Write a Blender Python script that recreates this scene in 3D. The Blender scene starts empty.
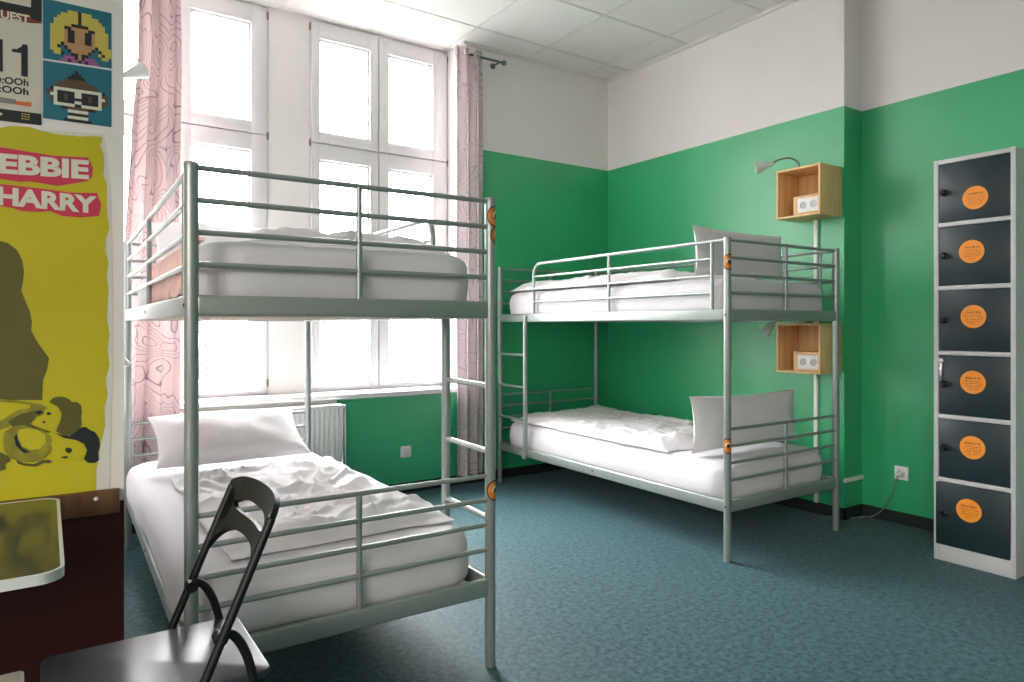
import bpy, bmesh, math, random
from mathutils import Vector, Matrix, noise
random.seed(7)
sc = bpy.context.scene
COL = sc.collection
PI = math.pi
V = Vector

# ------------------------------------------------------------------ room survey
F, HY, YAW, EYE, CX, CY = 687.29, 325.67, math.radians(34.1214), 1.1781, -4.0116, -4.4443
W, L, H = 0.948, 2.102, 1.62          # bunk bed width, length, post height
CEIL, GRN = 3.2926, 2.5138            # ceiling height, top of the green paint
STEP, STEPY = 0.1959, -2.1205         # recess of the right wall and where it starts
NICHE = 0.241                         # depth of the window niche
PY = -2.15                            # face of the poster partition


def aty(px, py, y):                   # point seen at (px, py) that lies on the plane Y = y
    k = (px - 512) / F
    dx, dy = math.sin(YAW) + k * math.cos(YAW), math.cos(YAW) - k * math.sin(YAW)
    t = (y - CY) / dy
    return V((CX + t * dx, y, EYE - (py - HY) * t / F))


# ------------------------------------------------------------------ materials
def new_mat(name):
    m = bpy.data.materials.new(name)
    m.use_nodes = True
    nt = m.node_tree
    b = nt.nodes['Principled BSDF']
    return m, nt, b


def srgb(r, g, b):
    f = lambda c: (c / 255 / 12.92) if c / 255 <= .04045 else ((c / 255 + .055) / 1.055) ** 2.4
    return (f(r), f(g), f(b), 1)


def plain(name, col, rough=.5, metal=0, noise_amt=0., scale=20., bump=0., bscale=200., spec=.5):
    m, nt, b = new_mat(name)
    b.inputs['Base Color'].default_value = col
    b.inputs['Roughness'].default_value = rough
    b.inputs['Metallic'].default_value = metal
    b.inputs['Specular IOR Level'].default_value = spec
    tc = nt.nodes.new('ShaderNodeTexCoord')
    n = nt.nodes.new('ShaderNodeTexNoise')
    n.inputs['Scale'].default_value = scale
    n.inputs['Detail'].default_value = 4
    nt.links.new(tc.outputs['Object'], n.inputs['Vector'])
    if noise_amt:
        r = nt.nodes.new('ShaderNodeValToRGB')
        r.color_ramp.elements[0].position = .3
        r.color_ramp.elements[1].position = .7
        r.color_ramp.elements[0].color = tuple(c * (1 - noise_amt) for c in col[:3]) + (1,)
        r.color_ramp.elements[1].color = tuple(min(1, c * (1 + noise_amt)) for c in col[:3]) + (1,)
        nt.links.new(n.outputs['Fac'], r.inputs['Fac'])
        nt.links.new(r.outputs['Color'], b.inputs['Base Color'])
    if bump:
        n2 = nt.nodes.new('ShaderNodeTexNoise')
        n2.inputs['Scale'].default_value = bscale
        n2.inputs['Detail'].default_value = 3
        nt.links.new(tc.outputs['Object'], n2.inputs['Vector'])
        bp = nt.nodes.new('ShaderNodeBump')
        bp.inputs['Strength'].default_value = bump
        bp.inputs['Distance'].default_value = .004
        nt.links.new(n2.outputs['Fac'], bp.inputs['Height'])
        nt.links.new(bp.outputs['Normal'], b.inputs['Normal'])
    return m


M = {}
M['white_wall'] = plain('white_wall_paint', (.80, .765, .745, 1), .5, noise_amt=.02, scale=3, bump=.15, bscale=60)
M['green_wall'] = plain('green_wall_paint', (.024, .40, .165, 1), .38, spec=.9, noise_amt=.04, scale=3, bump=.12, bscale=60)
M['red_wall'] = plain('dark_red_wall_paint', (.052, .010, .008, 1), .65, spec=.3, noise_amt=.05, scale=3)
M['rear_wall'] = plain('rear_wall_paint', (.52, .50, .46, 1), .8, noise_amt=.02, scale=3)
M['ceiling'] = plain('ceiling_tile', (.80, .775, .765, 1), .9, noise_amt=.03, scale=40, bump=.2, bscale=150)
M['ceil_bar'] = plain('ceiling_bar_paint', (.70, .68, .67, 1), .5)
M['upvc'] = plain('white_window_plastic', (.72, .70, .71, 1), .35)
M['baseboard'] = plain('dark_baseboard', (.006, .016, .016, 1), .7, noise_amt=.2)
M['silver'] = plain('silver_bed_paint', (.34, .380, .358, 1), .36, metal=.5, noise_amt=.03, scale=40)
M['screw'] = plain('dark_screw', (.10, .10, .10, 1), .4, metal=.8)
M['slat'] = plain('slat_wood', (.55, .45, .33, 1), .6, noise_amt=.15, scale=30)
M['sheet'] = plain('white_sheet', (.66, .645, .675, 1), .9, noise_amt=.015, scale=6, bump=.25, bscale=45, spec=.2)
M['duvet'] = plain('white_duvet', (.73, .71, .725, 1), .9, noise_amt=.015, scale=6, bump=.25, bscale=28, spec=.2)
M['pillow'] = plain('white_pillowcase', (.74, .715, .735, 1), .9, noise_amt=.015, scale=6, bump=.25, bscale=25, spec=.2)
M['coral'] = plain('coral_leak_cloth', (.93, .60, .53, 1), .75, noise_amt=.08, scale=10, bump=.3, bscale=25)  # salmon of the light leak, put into a cloth colour
M['black'] = plain('black_chair_plastic', (.007, .008, .009, 1), .45, spec=.3, noise_amt=.1)
M['seat'] = plain('dark_grey_seat', (.035, .042, .055, 1), .34, noise_amt=.1, scale=30)
M['locker'] = plain('pale_grey_locker_steel', (.55, .55, .56, 1), .45, noise_amt=.02)
M['door_dark'] = plain('dark_locker_door', (.010, .026, .032, 1), .42, noise_amt=.05, scale=8)
M['knob'] = plain('black_knob', (.006, .006, .007, 1), .35)
M['orange'] = plain('orange_sticker', (.90, .30, .022, 1), .5, noise_amt=.06, scale=30)
M['orange_ink'] = plain('brown_ink', (.35, .085, .01, 1), .5)
M['white_plastic'] = plain('white_plastic', (.82, .81, .80, 1), .4)
M['grey_plastic'] = plain('grey_plastic', (.48, .48, .49, 1), .45)
M['cord'] = plain('grey_cord', (.16, .19, .175, 1), .5)
M['lamp'] = plain('silver_lamp', (.74, .74, .75, 1), .4, metal=.15)
M['neck'] = plain('gooseneck_metal', (.16, .20, .18, 1), .35, metal=.8)
M['chrome'] = plain('chrome', (.7, .7, .7, 1), .2, metal=1)
M['brass'] = plain('dull_brass', (.32, .27, .18, 1), .4, metal=.7)
M['radiator'] = plain('white_radiator_enamel', (.84, .83, .81, 1), .4)
M['table_top'] = plain('dark_glossy_tabletop', (.045, .05, .04, 1), .12, noise_amt=.1, scale=4)
M['table_edge'] = plain('pale_table_edge', (.62, .66, .64, 1), .25)
M['stool'] = plain('pale_stool_wood', (.66, .60, .50, 1), .5, noise_amt=.06)
M['bulb'] = plain('frosted_bulb', (.9, .9, .88, 1), .5)
M['bark'] = plain('pale_bark', (.062, .060, .058, 1), .9, noise_amt=.2)
# printed inks
M['paper'] = plain('poster_paper', (.62, .59, .50, 1), .6)
M['white_paper'] = plain('white_torn_paper', (.68, .66, .60, 1), .7)
M['yellow'] = plain('yellow_print', (.52, .465, .009, 1), .5, noise_amt=.08, scale=3)
M['olive'] = plain('olive_print', (.105, .10, .016, 1), .5, noise_amt=.06, scale=8)
M['olive_mid'] = plain('mid_olive_print', (.25, .235, .02, 1), .5, noise_amt=.35, scale=26)
M['pink'] = plain('pink_print', (.60, .035, .085, 1), .5)
M['ink'] = plain('black_print', (.012, .018, .022, 1), .5)
M['cream'] = plain('cream_print', (.70, .70, .58, 1), .5)
M['teal'] = plain('teal_print', (.012, .15, .22, 1), .5)
M['blond'] = plain('straw_print', (.56, .48, .09, 1), .5)
M['skin'] = plain('tan_print', (.45, .26, .12, 1), .5)
M['mauve'] = plain('mauve_print', (.35, .10, .30, 1), .5)
M['brown'] = plain('brown_print', (.11, .065, .035, 1), .5)
M['redink'] = plain('dark_red_print', (.22, .03, .02, 1), .5)
M['grey_ink'] = plain('grey_print', (.22, .22, .21, 1), .5)
M['orange_print'] = plain('orange_print', (.70, .16, .05, 1), .5)


def wood(name, c1, c2, rough=.5, scale=3.):
    m, nt, b = new_mat(name)
    tc = nt.nodes.new('ShaderNodeTexCoord')
    mp = nt.nodes.new('ShaderNodeMapping')
    mp.inputs['Scale'].default_value = (14, 14, 1.2)
    n = nt.nodes.new('ShaderNodeTexNoise')
    n.inputs['Scale'].default_value = scale
    n.inputs['Detail'].default_value = 6
    r = nt.nodes.new('ShaderNodeValToRGB')
    r.color_ramp.elements[0].color = c1
    r.color_ramp.elements[1].color = c2
    r.color_ramp.elements[0].position = .35
    r.color_ramp.elements[1].position = .65
    nt.links.new(tc.outputs['Object'], mp.inputs['Vector'])
    nt.links.new(mp.outputs['Vector'], n.inputs['Vector'])
    nt.links.new(n.outputs['Fac'], r.inputs['Fac'])
    nt.links.new(r.outputs['Color'], b.inputs['Base Color'])
    b.inputs['Roughness'].default_value = rough
    return m


M['pine'] = wood('pine_wood', (.70, .43, .18, 1), (.82, .57, .28, 1))
M['rail_wood'] = wood('brown_rail_wood', (.10, .045, .018, 1), (.17, .08, .032, 1))


def carpet_mat():
    m, nt, b = new_mat('teal_carpet')
    tc = nt.nodes.new('ShaderNodeTexCoord')
    n = nt.nodes.new('ShaderNodeTexNoise')
    n.inputs['Scale'].default_value = 42
    n.inputs['Detail'].default_value = 6
    n.inputs['Roughness'].default_value = .75
    r = nt.nodes.new('ShaderNodeValToRGB')
    r.color_ramp.elements[0].position = .38
    r.color_ramp.elements[1].position = .62
    r.color_ramp.elements[0].color = (.002, .028, .036, 1)
    r.color_ramp.elements[1].color = (.055, .145, .162, 1)
    n2 = nt.nodes.new('ShaderNodeTexNoise')
    n2.inputs['Scale'].default_value = 2.2
    n2.inputs['Detail'].default_value = 3
    mx = nt.nodes.new('ShaderNodeMixRGB')
    mx.blend_type = 'MULTIPLY'
    mx.inputs['Fac'].default_value = .25
    bp = nt.nodes.new('ShaderNodeBump')
    bp.inputs['Strength'].default_value = .5
    bp.inputs['Distance'].default_value = .006
    for q in (n, n2):
        nt.links.new(tc.outputs['Object'], q.inputs['Vector'])
    nt.links.new(n.outputs['Fac'], r.inputs['Fac'])
    nt.links.new(r.outputs['Color'], mx.inputs['Color1'])
    nt.links.new(n2.outputs['Fac'], mx.inputs['Color2'])
    nt.links.new(mx.outputs['Color'], b.inputs['Base Color'])
    nt.links.new(n.outputs['Fac'], bp.inputs['Height'])
    nt.links.new(bp.outputs['Normal'], b.inputs['Normal'])
    b.inputs['Roughness'].default_value = .55
    b.inputs['Specular IOR Level'].default_value = .22
    b.inputs['Sheen Weight'].default_value = .12
    b.inputs['Sheen Tint'].default_value = (.7, .9, 1, 1)
    return m


M['carpet'] = carpet_mat()


def glass_mat(name, tint):
    m, nt, b = new_mat(name)
    nt.nodes.remove(b)
    out = nt.nodes['Material Output']
    t = nt.nodes.new('ShaderNodeBsdfTransparent')
    g = nt.nodes.new('ShaderNodeBsdfGlossy')
    g.inputs['Roughness'].default_value = .02
    t.inputs['Color'].default_value = tint
    mx = nt.nodes.new('ShaderNodeMixShader')
    mx.inputs['Fac'].default_value = .06
    nt.links.new(t.outputs[0], mx.inputs[1])
    nt.links.new(g.outputs[0], mx.inputs[2])
    nt.links.new(mx.outputs[0], out.inputs['Surface'])
    return m


M['glass'] = glass_mat('window_glass', (.97, .98, .98, 1))
M['fill_tint_glass'] = glass_mat('fill_tint_glass', (.68, .66, .635, 1))  # tint sets how much fill the added side window lets in


def curtain_mat(name, base, line, trans=.45):
    m, nt, b = new_mat(name)
    out = nt.nodes['Material Output']
    tc = nt.nodes.new('ShaderNodeTexCoord')
    n = nt.nodes.new('ShaderNodeTexNoise')
    n.inputs['Scale'].default_value = 2.6
    n.inputs['Detail'].default_value = 1.5
    n.inputs['Distortion'].default_value = .6
    mul = nt.nodes.new('ShaderNodeMath'); mul.operation = 'MULTIPLY'; mul.inputs[1].default_value = 26
    fr = nt.nodes.new('ShaderNodeMath'); fr.operation = 'FRACT'
    r = nt.nodes.new('ShaderNodeValToRGB')
    r.color_ramp.elements[0].position = 0.0
    r.color_ramp.elements[0].color = line
    r.color_ramp.elements[1].position = .16
    r.color_ramp.elements[1].color = base
    e = r.color_ramp.elements.new(.10); e.color = line
    nt.links.new(tc.outputs['Object'], n.inputs['Vector'])
    nt.links.new(n.outputs['Fac'], mul.inputs[0])
    nt.links.new(mul.outputs[0], fr.inputs[0])
    nt.links.new(fr.outputs[0], r.inputs['Fac'])
    nt.links.new(r.outputs['Color'], b.inputs['Base Color'])
    b.inputs['Roughness'].default_value = .9
    b.inputs['Specular IOR Level'].default_value = .1
    tr = nt.nodes.new('ShaderNodeBsdfTranslucent')
    nt.links.new(r.outputs['Color'], tr.inputs['Color'])
    mx = nt.nodes.new('ShaderNodeMixShader'); mx.inputs['Fac'].default_value = trans
    nt.links.new(b.outputs[0], mx.inputs[1])
    nt.links.new(tr.outputs[0], mx.inputs[2])
    nt.links.new(mx.outputs[0], out.inputs['Surface'])
    return m


M['curtain_r'] = curtain_mat('white_line_curtain', (.74, .67, .68, 1), (.54, .47, .49, 1))
M['curtain_l'] = curtain_mat('leak_blush_line_curtain', (.72, .61, .61, 1), (.38, .29, .32, 1), .25)  # blush: pink light leak put into the cloth colour


# ------------------------------------------------------------------ helpers
def tag(o, label=None, cat=None, group=None, kind=None):
    if label: o['label'] = label
    if cat: o['category'] = cat
    if group: o['group'] = group
    if kind: o['kind'] = kind
    return o


def thing(name, label, cat, loc=(0, 0, 0), rotz=0, group=None):
    o = bpy.data.objects.new(name, None)
    o.empty_display_size = .1
    COL.objects.link(o)
    o.location = loc
    o.rotation_euler = (0, 0, rotz)
    return tag(o, label, cat, group)


def obj(name, bm, mats, parent=None, smooth=True, angle=40):
    me = bpy.data.meshes.new(name)
    bmesh.ops.recalc_face_normals(bm, faces=bm.faces[:])
    bm.to_mesh(me)
    bm.free()
    for m in (mats if isinstance(mats, (list, tuple)) else [mats]):
        me.materials.append(m)
    if smooth:
        for p in me.polygons: p.use_smooth = True
        me.set_sharp_from_angle(angle=math.radians(angle))
    o = bpy.data.objects.new(name, me)
    COL.objects.link(o)
    if parent: o.parent = parent
    return o


def struct(name, bm, mats, parent=None, smooth=False):
    o = obj(name, bm, mats, parent, smooth)
    if not parent: o['kind'] = 'structure'
    return o


def B():
    return bmesh.new()


def add_box(bm, a, b, bevel=0., seg=2, mi=0, mat=None):
    x0, y0, z0 = a; x1, y1, z1 = b
    t = bmesh.new()
    bmesh.ops.create_cube(t, size=1)
    for v in t.verts:
        v.co = V(((v.co.x + .5) * (x1 - x0) + x0, (v.co.y + .5) * (y1 - y0) + y0, (v.co.z + .5) * (z1 - z0) + z0))
    if bevel:
        bmesh.ops.bevel(t, geom=t.edges[:], offset=bevel, segments=seg, profile=.5, affect='EDGES')
    if mat is not None:
        bmesh.ops.transform(t, matrix=mat, verts=t.verts[:])
    merge(bm, t, mi)
    return bm


def merge(bm, t, mi=0):
    vm = {}
    for v in t.verts: vm[v] = bm.verts.new(v.co)
    for f in t.faces:
        try:
            g = bm.faces.new([vm[v] for v in f.verts])
            g.material_index = mi
        except ValueError:
            pass
    t.free()


def add_tube(bm, pts, r, seg=12, cap=True, sx=1., mi=0):
    pts = [V(p) for p in pts]
    n = len(pts)
    rs = r if isinstance(r, (list, tuple)) else [r] * n
    tan = []
    for i in range(n):
        a = pts[max(0, i - 1)]; b = pts[min(n - 1, i + 1)]
        tan.append((b - a).normalized())
    up = V((0, 0, 1)) if abs(tan[0].z) < .9 else V((0, 1, 0))
    u = (up - tan[0] * up.dot(tan[0])).normalized()
    rings = []
    for i in range(n):
        u = (u - tan[i] * u.dot(tan[i])).normalized()
        w = tan[i].cross(u)
        rings.append([bm.verts.new(pts[i] + (u * math.cos(2 * PI * k / seg) + w * sx * math.sin(2 * PI * k / seg)) * rs[i]) for k in range(seg)])
    for i in range(n - 1):
        for k in range(seg):
            f = bm.faces.new((rings[i][k], rings[i][(k + 1) % seg], rings[i + 1][(k + 1) % seg], rings[i + 1][k]))
            f.material_index = mi
    if cap:
        bm.faces.new(list(reversed(rings[0]))).material_index = mi
        bm.faces.new(rings[-1]).material_index = mi
    return bm


def add_lathe(bm, prof, origin, axis, seg=24, mi=0):
    """prof: list of (radius, distance along axis)"""
    ax = V(axis).normalized()
    up = V((0, 0, 1)) if abs(ax.z) < .9 else V((1, 0, 0))
    u = (up - ax * up.dot(ax)).normalized()
    w = ax.cross(u)
    o = V(origin)
    rings = []
    for r, d in prof:
        if r < 1e-6:
            rings.append([bm.verts.new(o + ax * d)])
        else:
            rings.append([bm.verts.new(o + ax * d + (u * math.cos(2 * PI * k / seg) + w * math.sin(2 * PI * k / seg)) * r) for k in range(seg)])
    for a, b in zip(rings, rings[1:]):
        for k in range(seg):
            q = [a[k % len(a)], a[(k + 1) % len(a)], b[(k + 1) % len(b)], b[k % len(b)]]
            q = list(dict.fromkeys(q))
            if len(q) > 2:
                bm.faces.new(q).material_index = mi
    for rg, rev in ((rings[0], True), (rings[-1], False)):
        if len(rg) > 2:
            bm.faces.new(list(reversed(rg)) if rev else rg).material_index = mi
    return bm


def arc(c, r, a0, a1, n, ax, ay):
    c = V(c); ax = V(ax); ay = V(ay)
    return [c + (ax * math.cos(a0 + (a1 - a0) * i / n) + ay * math.sin(a0 + (a1 - a0) * i / n)) * r for i in range(n + 1)]


def add_poly(bm, pts, normal, depth, mi=0):
    """flat printed shape with its own small thickness"""
    n = V(normal).normalized()
    a = [bm.verts.new(V(p)) for p in pts]
    b = [bm.verts.new(V(p) + n * depth) for p in pts]
    bm.faces.new(b).material_index = mi
    bm.faces.new(list(reversed(a))).material_index = mi
    for i in range(len(a)):
        j = (i + 1) % len(a)
        bm.faces.new((a[i], a[j], b[j], b[i])).material_index = mi
    return bm


def children(o):
    return [c for c in bpy.data.objects if c.parent == o]


def copy_tree(o, parent=None):
    kids = children(o)
    c = o.copy()
    COL.objects.link(c)
    c.parent = parent
    for k in kids: copy_tree(k, c)
    return c


def nz(x, y, z, s=1.):
    return noise.noise(V((x * s, y * s, z * s)))


# ------------------------------------------------------------------ the setting
ROOMX0, ROOMY0 = -6.6, -8.2
bm = B()
add_box(bm, (ROOMX0 - .3, ROOMY0 - .3, -.12), (.7, .45, 0))
struct('floor', bm, M['carpet'])

# window wall: green paint up to GRN, white above; niche for the two windows
XN0, XN1 = -3.871, -1.441
bm = B()
add_box(bm, (XN1, 0, 0), (.5, .5, GRN), mi=0)
add_box(bm, (XN1, 0, GRN), (.5, .5, CEIL + .2), mi=1)
add_box(bm, (-2.41, 0, 0), (XN1, .5, .68), mi=0)
add_box(bm, (XN0, 0, 0), (-2.41, .5, .68), mi=1)
add_box(bm, (XN1 - .004, .004, .68), (XN1 + .02, .46, CEIL), mi=1)      # white reveal
add_box(bm, (XN0 - .02, .004, .68), (XN0 + .004, .46, CEIL), mi=1)
add_box(bm, (-2.793, NICHE - .004, .68), (-2.519, .5, CEIL + .2), mi=1)  # pier between the windows
add_box(bm, (XN0, NICHE, 3.286), (XN1, .5, CEIL + .2), mi=1)
add_box(bm, (-4.5, 0, 0), (XN0, .5, GRN), mi=0)
add_box(bm, (-4.5, 0, GRN), (XN0, .5, CEIL + .2), mi=1)
struct('wall_back', bm, [M['green_wall'], M['white_wall']])

bm = B()
add_box(bm, (0, STEPY, 0), (.7, 0, GRN), mi=0)
add_box(bm, (0, STEPY, GRN), (.7, 0, CEIL + .2), mi=1)
add_box(bm, (STEP, ROOMY0, 0), (.7, STEPY, GRN), mi=0)
add_box(bm, (STEP, ROOMY0, GRN), (.7, STEPY, CEIL + .2), mi=1)
struct('wall_right', bm, [M['green_wall'], M['white_wall']])

bm = B()
add_box(bm, (-4.1, PY + .1, 0), (-3.93, 0, CEIL + .2))
struct('wall_left', bm, M['white_wall'])

# partition with the posters: dark red below the wooden rail, white above
PX = aty(124, 300, PY).x
bm = B()
RAILZ0, RAILZ1 = .640, .708
add_box(bm, (ROOMX0, PY, 0), (PX, PY + .1, RAILZ0 + .03), mi=0)
add_box(bm, (ROOMX0, PY, RAILZ0 + .03), (PX, PY + .1, CEIL + .2), mi=1)
struct('wall_partition', bm, [M['red_wall'], M['white_wall']])
bm = B()
rx = aty(119, 490, PY).x
add_box(bm, (ROOMX0, PY - .022, RAILZ0), (rx, PY, RAILZ1), .003)
tr = struct('trim_1', bm, M['rail_wood'], smooth=True)
bm = B()
p = aty(96, 499, PY - .022)
add_lathe(bm, [(.0, .004), (.005, .003), (.006, 0)], p, (0, -1, 0), 12)
obj('screw_cap', bm, M['white_plastic'], tr)

# rear of the room: plain rear wall, side wall with an unseen window added as fill light
bm = B()
SW = (-7.8, -3.5, 1.3, 2.8)
add_box(bm, (ROOMX0 - .3, ROOMY0 - .3, 0), (.7, ROOMY0, CEIL + .2))
struct('wall_rear', bm, M['rear_wall'])
bm = B()
add_box(bm, (ROOMX0 - .3, ROOMY0, 0), (ROOMX0, SW[0], CEIL + .2))
add_box(bm, (ROOMX0 - .3, SW[1], 0), (ROOMX0, PY + .1, CEIL + .2))
add_box(bm, (ROOMX0 - .3, SW[0], 0), (ROOMX0, SW[1], SW[2]))
add_box(bm, (ROOMX0 - .3, SW[0], SW[3]), (ROOMX0, SW[1], CEIL + .2))
struct('wall_side', bm, M['rear_wall'])
bm = B()
NP = 4
pwid = (SW[1] - SW[0]) / NP
for i in range(NP):
    a = SW[0] + i * pwid
    for q in ((a, SW[2], a + .05, SW[3]), (a + pwid - .05, SW[2], a + pwid, SW[3]), (a + .05, SW[2], a + pwid - .05, SW[2] + .05), (a + .05, SW[3] - .05, a + pwid - .05, SW[3])):
        add_box(bm, (ROOMX0 - .12, q[0], q[1]), (ROOMX0 - .05, q[2], q[3]), .004)
w3 = struct('fill_window', bm, M['upvc'], smooth=True)  # unseen window, added to light the near side of the room
for i in range(NP):
    a = SW[0] + i * pwid
    bm = B()
    add_box(bm, (ROOMX0 - .09, a + .04, SW[2] + .04), (ROOMX0 - .084, a + pwid - .04, SW[3] - .04))
    obj('pane', bm, M['fill_tint_glass'], w3, smooth=False)

# suspended ceiling: tiles with a bar grid (62.5 cm)
bm = B()
add_box(bm, (ROOMX0 - .3, ROOMY0 - .3, CEIL + .004), (.7, .5, CEIL + .15), mi=0)
xs = [-.246 - .6175 * i for i in range(0, 11)]
ys = [-.265 - .645 * i for i in range(0, 13)]
for x in xs:
    add_box(bm, (x - .010, ROOMY0, CEIL), (x + .010, .24, CEIL + .01), mi=1)
for y in ys:
    add_box(bm, (ROOMX0, y - .010, CEIL - .0006), (STEP, y + .010, CEIL + .01), mi=1)
struct('ceiling', bm, [M['ceiling'], M['ceil_bar']])
bm = B()
add_box(bm, (-.018, STEPY - .02, CEIL - .022), (0, 0, CEIL + .005))
add_box(bm, (-.018, STEPY - .018, CEIL - .022), (STEP, STEPY, CEIL + .005))
add_box(bm, (STEP - .018, ROOMY0, CEIL - .022), (STEP, STEPY, CEIL + .005))
add_box(bm, (XN1, -.018, CEIL - .022), (0, 0, CEIL + .005))
struct('trim_2', bm, M['ceil_bar'])

bm = B()
add_box(bm, (-4, -.012, 0), (0, 0, .07), .002)
struct('baseboard_back', bm, M['baseboard'])
bm = B()
add_box(bm, (-.012, STEPY - .012, 0), (0, -.012, .07), .002)
add_box(bm, (-.012, STEPY - .012, 0), (STEP, STEPY, .07), .002)
add_box(bm, (STEP - .012, ROOMY0, 0), (STEP, STEPY - .012, .07), .002)
struct('baseboard_right', bm, M['baseboard'])

# window board
bm = B()
add_box(bm, (XN0 - .03, -.035, .688), (XN1 - .004, NICHE + .02, .722), .006)
struct('trim_3', bm, M['upvc'], smooth=True)


def frame_bars(bm, x0, x1, z0, z1, w, ya, yb, bev=.004):
    add_box(bm, (x0, ya, z0), (x0 + w, yb, z1), bev)
    add_box(bm, (x1 - w, ya, z0), (x1, yb, z1), bev)
    add_box(bm, (x0 + w - .004, ya, z0), (x1 - w + .004, yb, z0 + w), bev)
    add_box(bm, (x0 + w - .004, ya, z1 - w), (x1 - w + .004, yb, z1), bev)


def hinge(x, z, parent):
    bm = B()
    add_tube(bm, [(x, NICHE - .012, z - .026), (x, NICHE - .012, z + .026)], .0055, 10)
    add_box(bm, (x - .007, NICHE - .012, z - .016), (x + .007, NICHE + .004, z + .016), .002)
    return obj('hinge', bm, M['brass'], parent)


def window(name, x0, x1, xm):
    bm = B()
    frame_bars(bm, x0, x1, .722, 3.286, .035, NICHE, NICHE + .075)
    add_box(bm, (x0 + .03, NICHE + .004, 2.405), (x1 - .03, NICHE + .075, 2.47), .004)
    add_box(bm, (xm - .03, NICHE + .004, .75), (xm + .03, NICHE + .075, 3.27), .004)
    w = struct(name, bm, M['upvc'], smooth=True)
    for (za, zb, g0, g1) in ((.745, 2.432, .827, 2.325), (2.440, 3.272, 2.515, 3.163)):
        for (a, b) in ((x0 + .012, xm - .003), (xm + .003, x1 - .012)):
            ga, gb = (xm - .437, xm - .067) if a < xm - .1 else (xm + .078, xm + .437)
            bm = B()
            for q in ((a, za, ga, zb), (gb, za, b, zb), (ga - .003, za, gb + .003, g0), (ga - .003, g1, gb + .003, zb)):
                add_box(bm, (q[0], NICHE - .018, q[1]), (q[2], NICHE + .05, q[3]), .006)
            # glazing bead
            frame_bars(bm, ga - .002, gb + .002, g0 - .002, g1 + .002, .014, NICHE + .004, NICHE + .03, .003)
            s = obj('sash', bm, M['upvc'], w)
            bm = B()
            add_box(bm, (ga - .01, NICHE + .020, g0 - .01), (gb + .01, NICHE + .026, g1 + .01))
            obj('pane', bm, M['glass'], s, smooth=False)
    for z in (3.23, 2.435, .80):
        hinge(x0 + .004, z, w); hinge(x1 - .004, z, w)
    bm = B()                                                           # handle on the middle
    add_box(bm, (xm - .012, NICHE - .03, 1.45), (xm + .012, NICHE - .016, 1.52), .004)
    add_box(bm, (xm - .009, NICHE - .055, 1.38), (xm + .009, NICHE - .04, 1.50), .005)
    add_tube(bm, [(xm, NICHE - .02, 1.485), (xm, NICHE - .05, 1.485)], .008, 10)
    obj('window_handle', bm, M['upvc'], w)
    return w


window('window_1', -3.871, -2.793, -3.343)
window('window_2', -2.519, -1.441, -2.014)

# ------------------------------------------------------------------ bunk beds
UPR = [1.345, 1.433, 1.520, 1.608]
LOR = [.405, .491, .576, .660]
BEAMS = [(.245, .305), (1.204, 1.262)]


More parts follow.
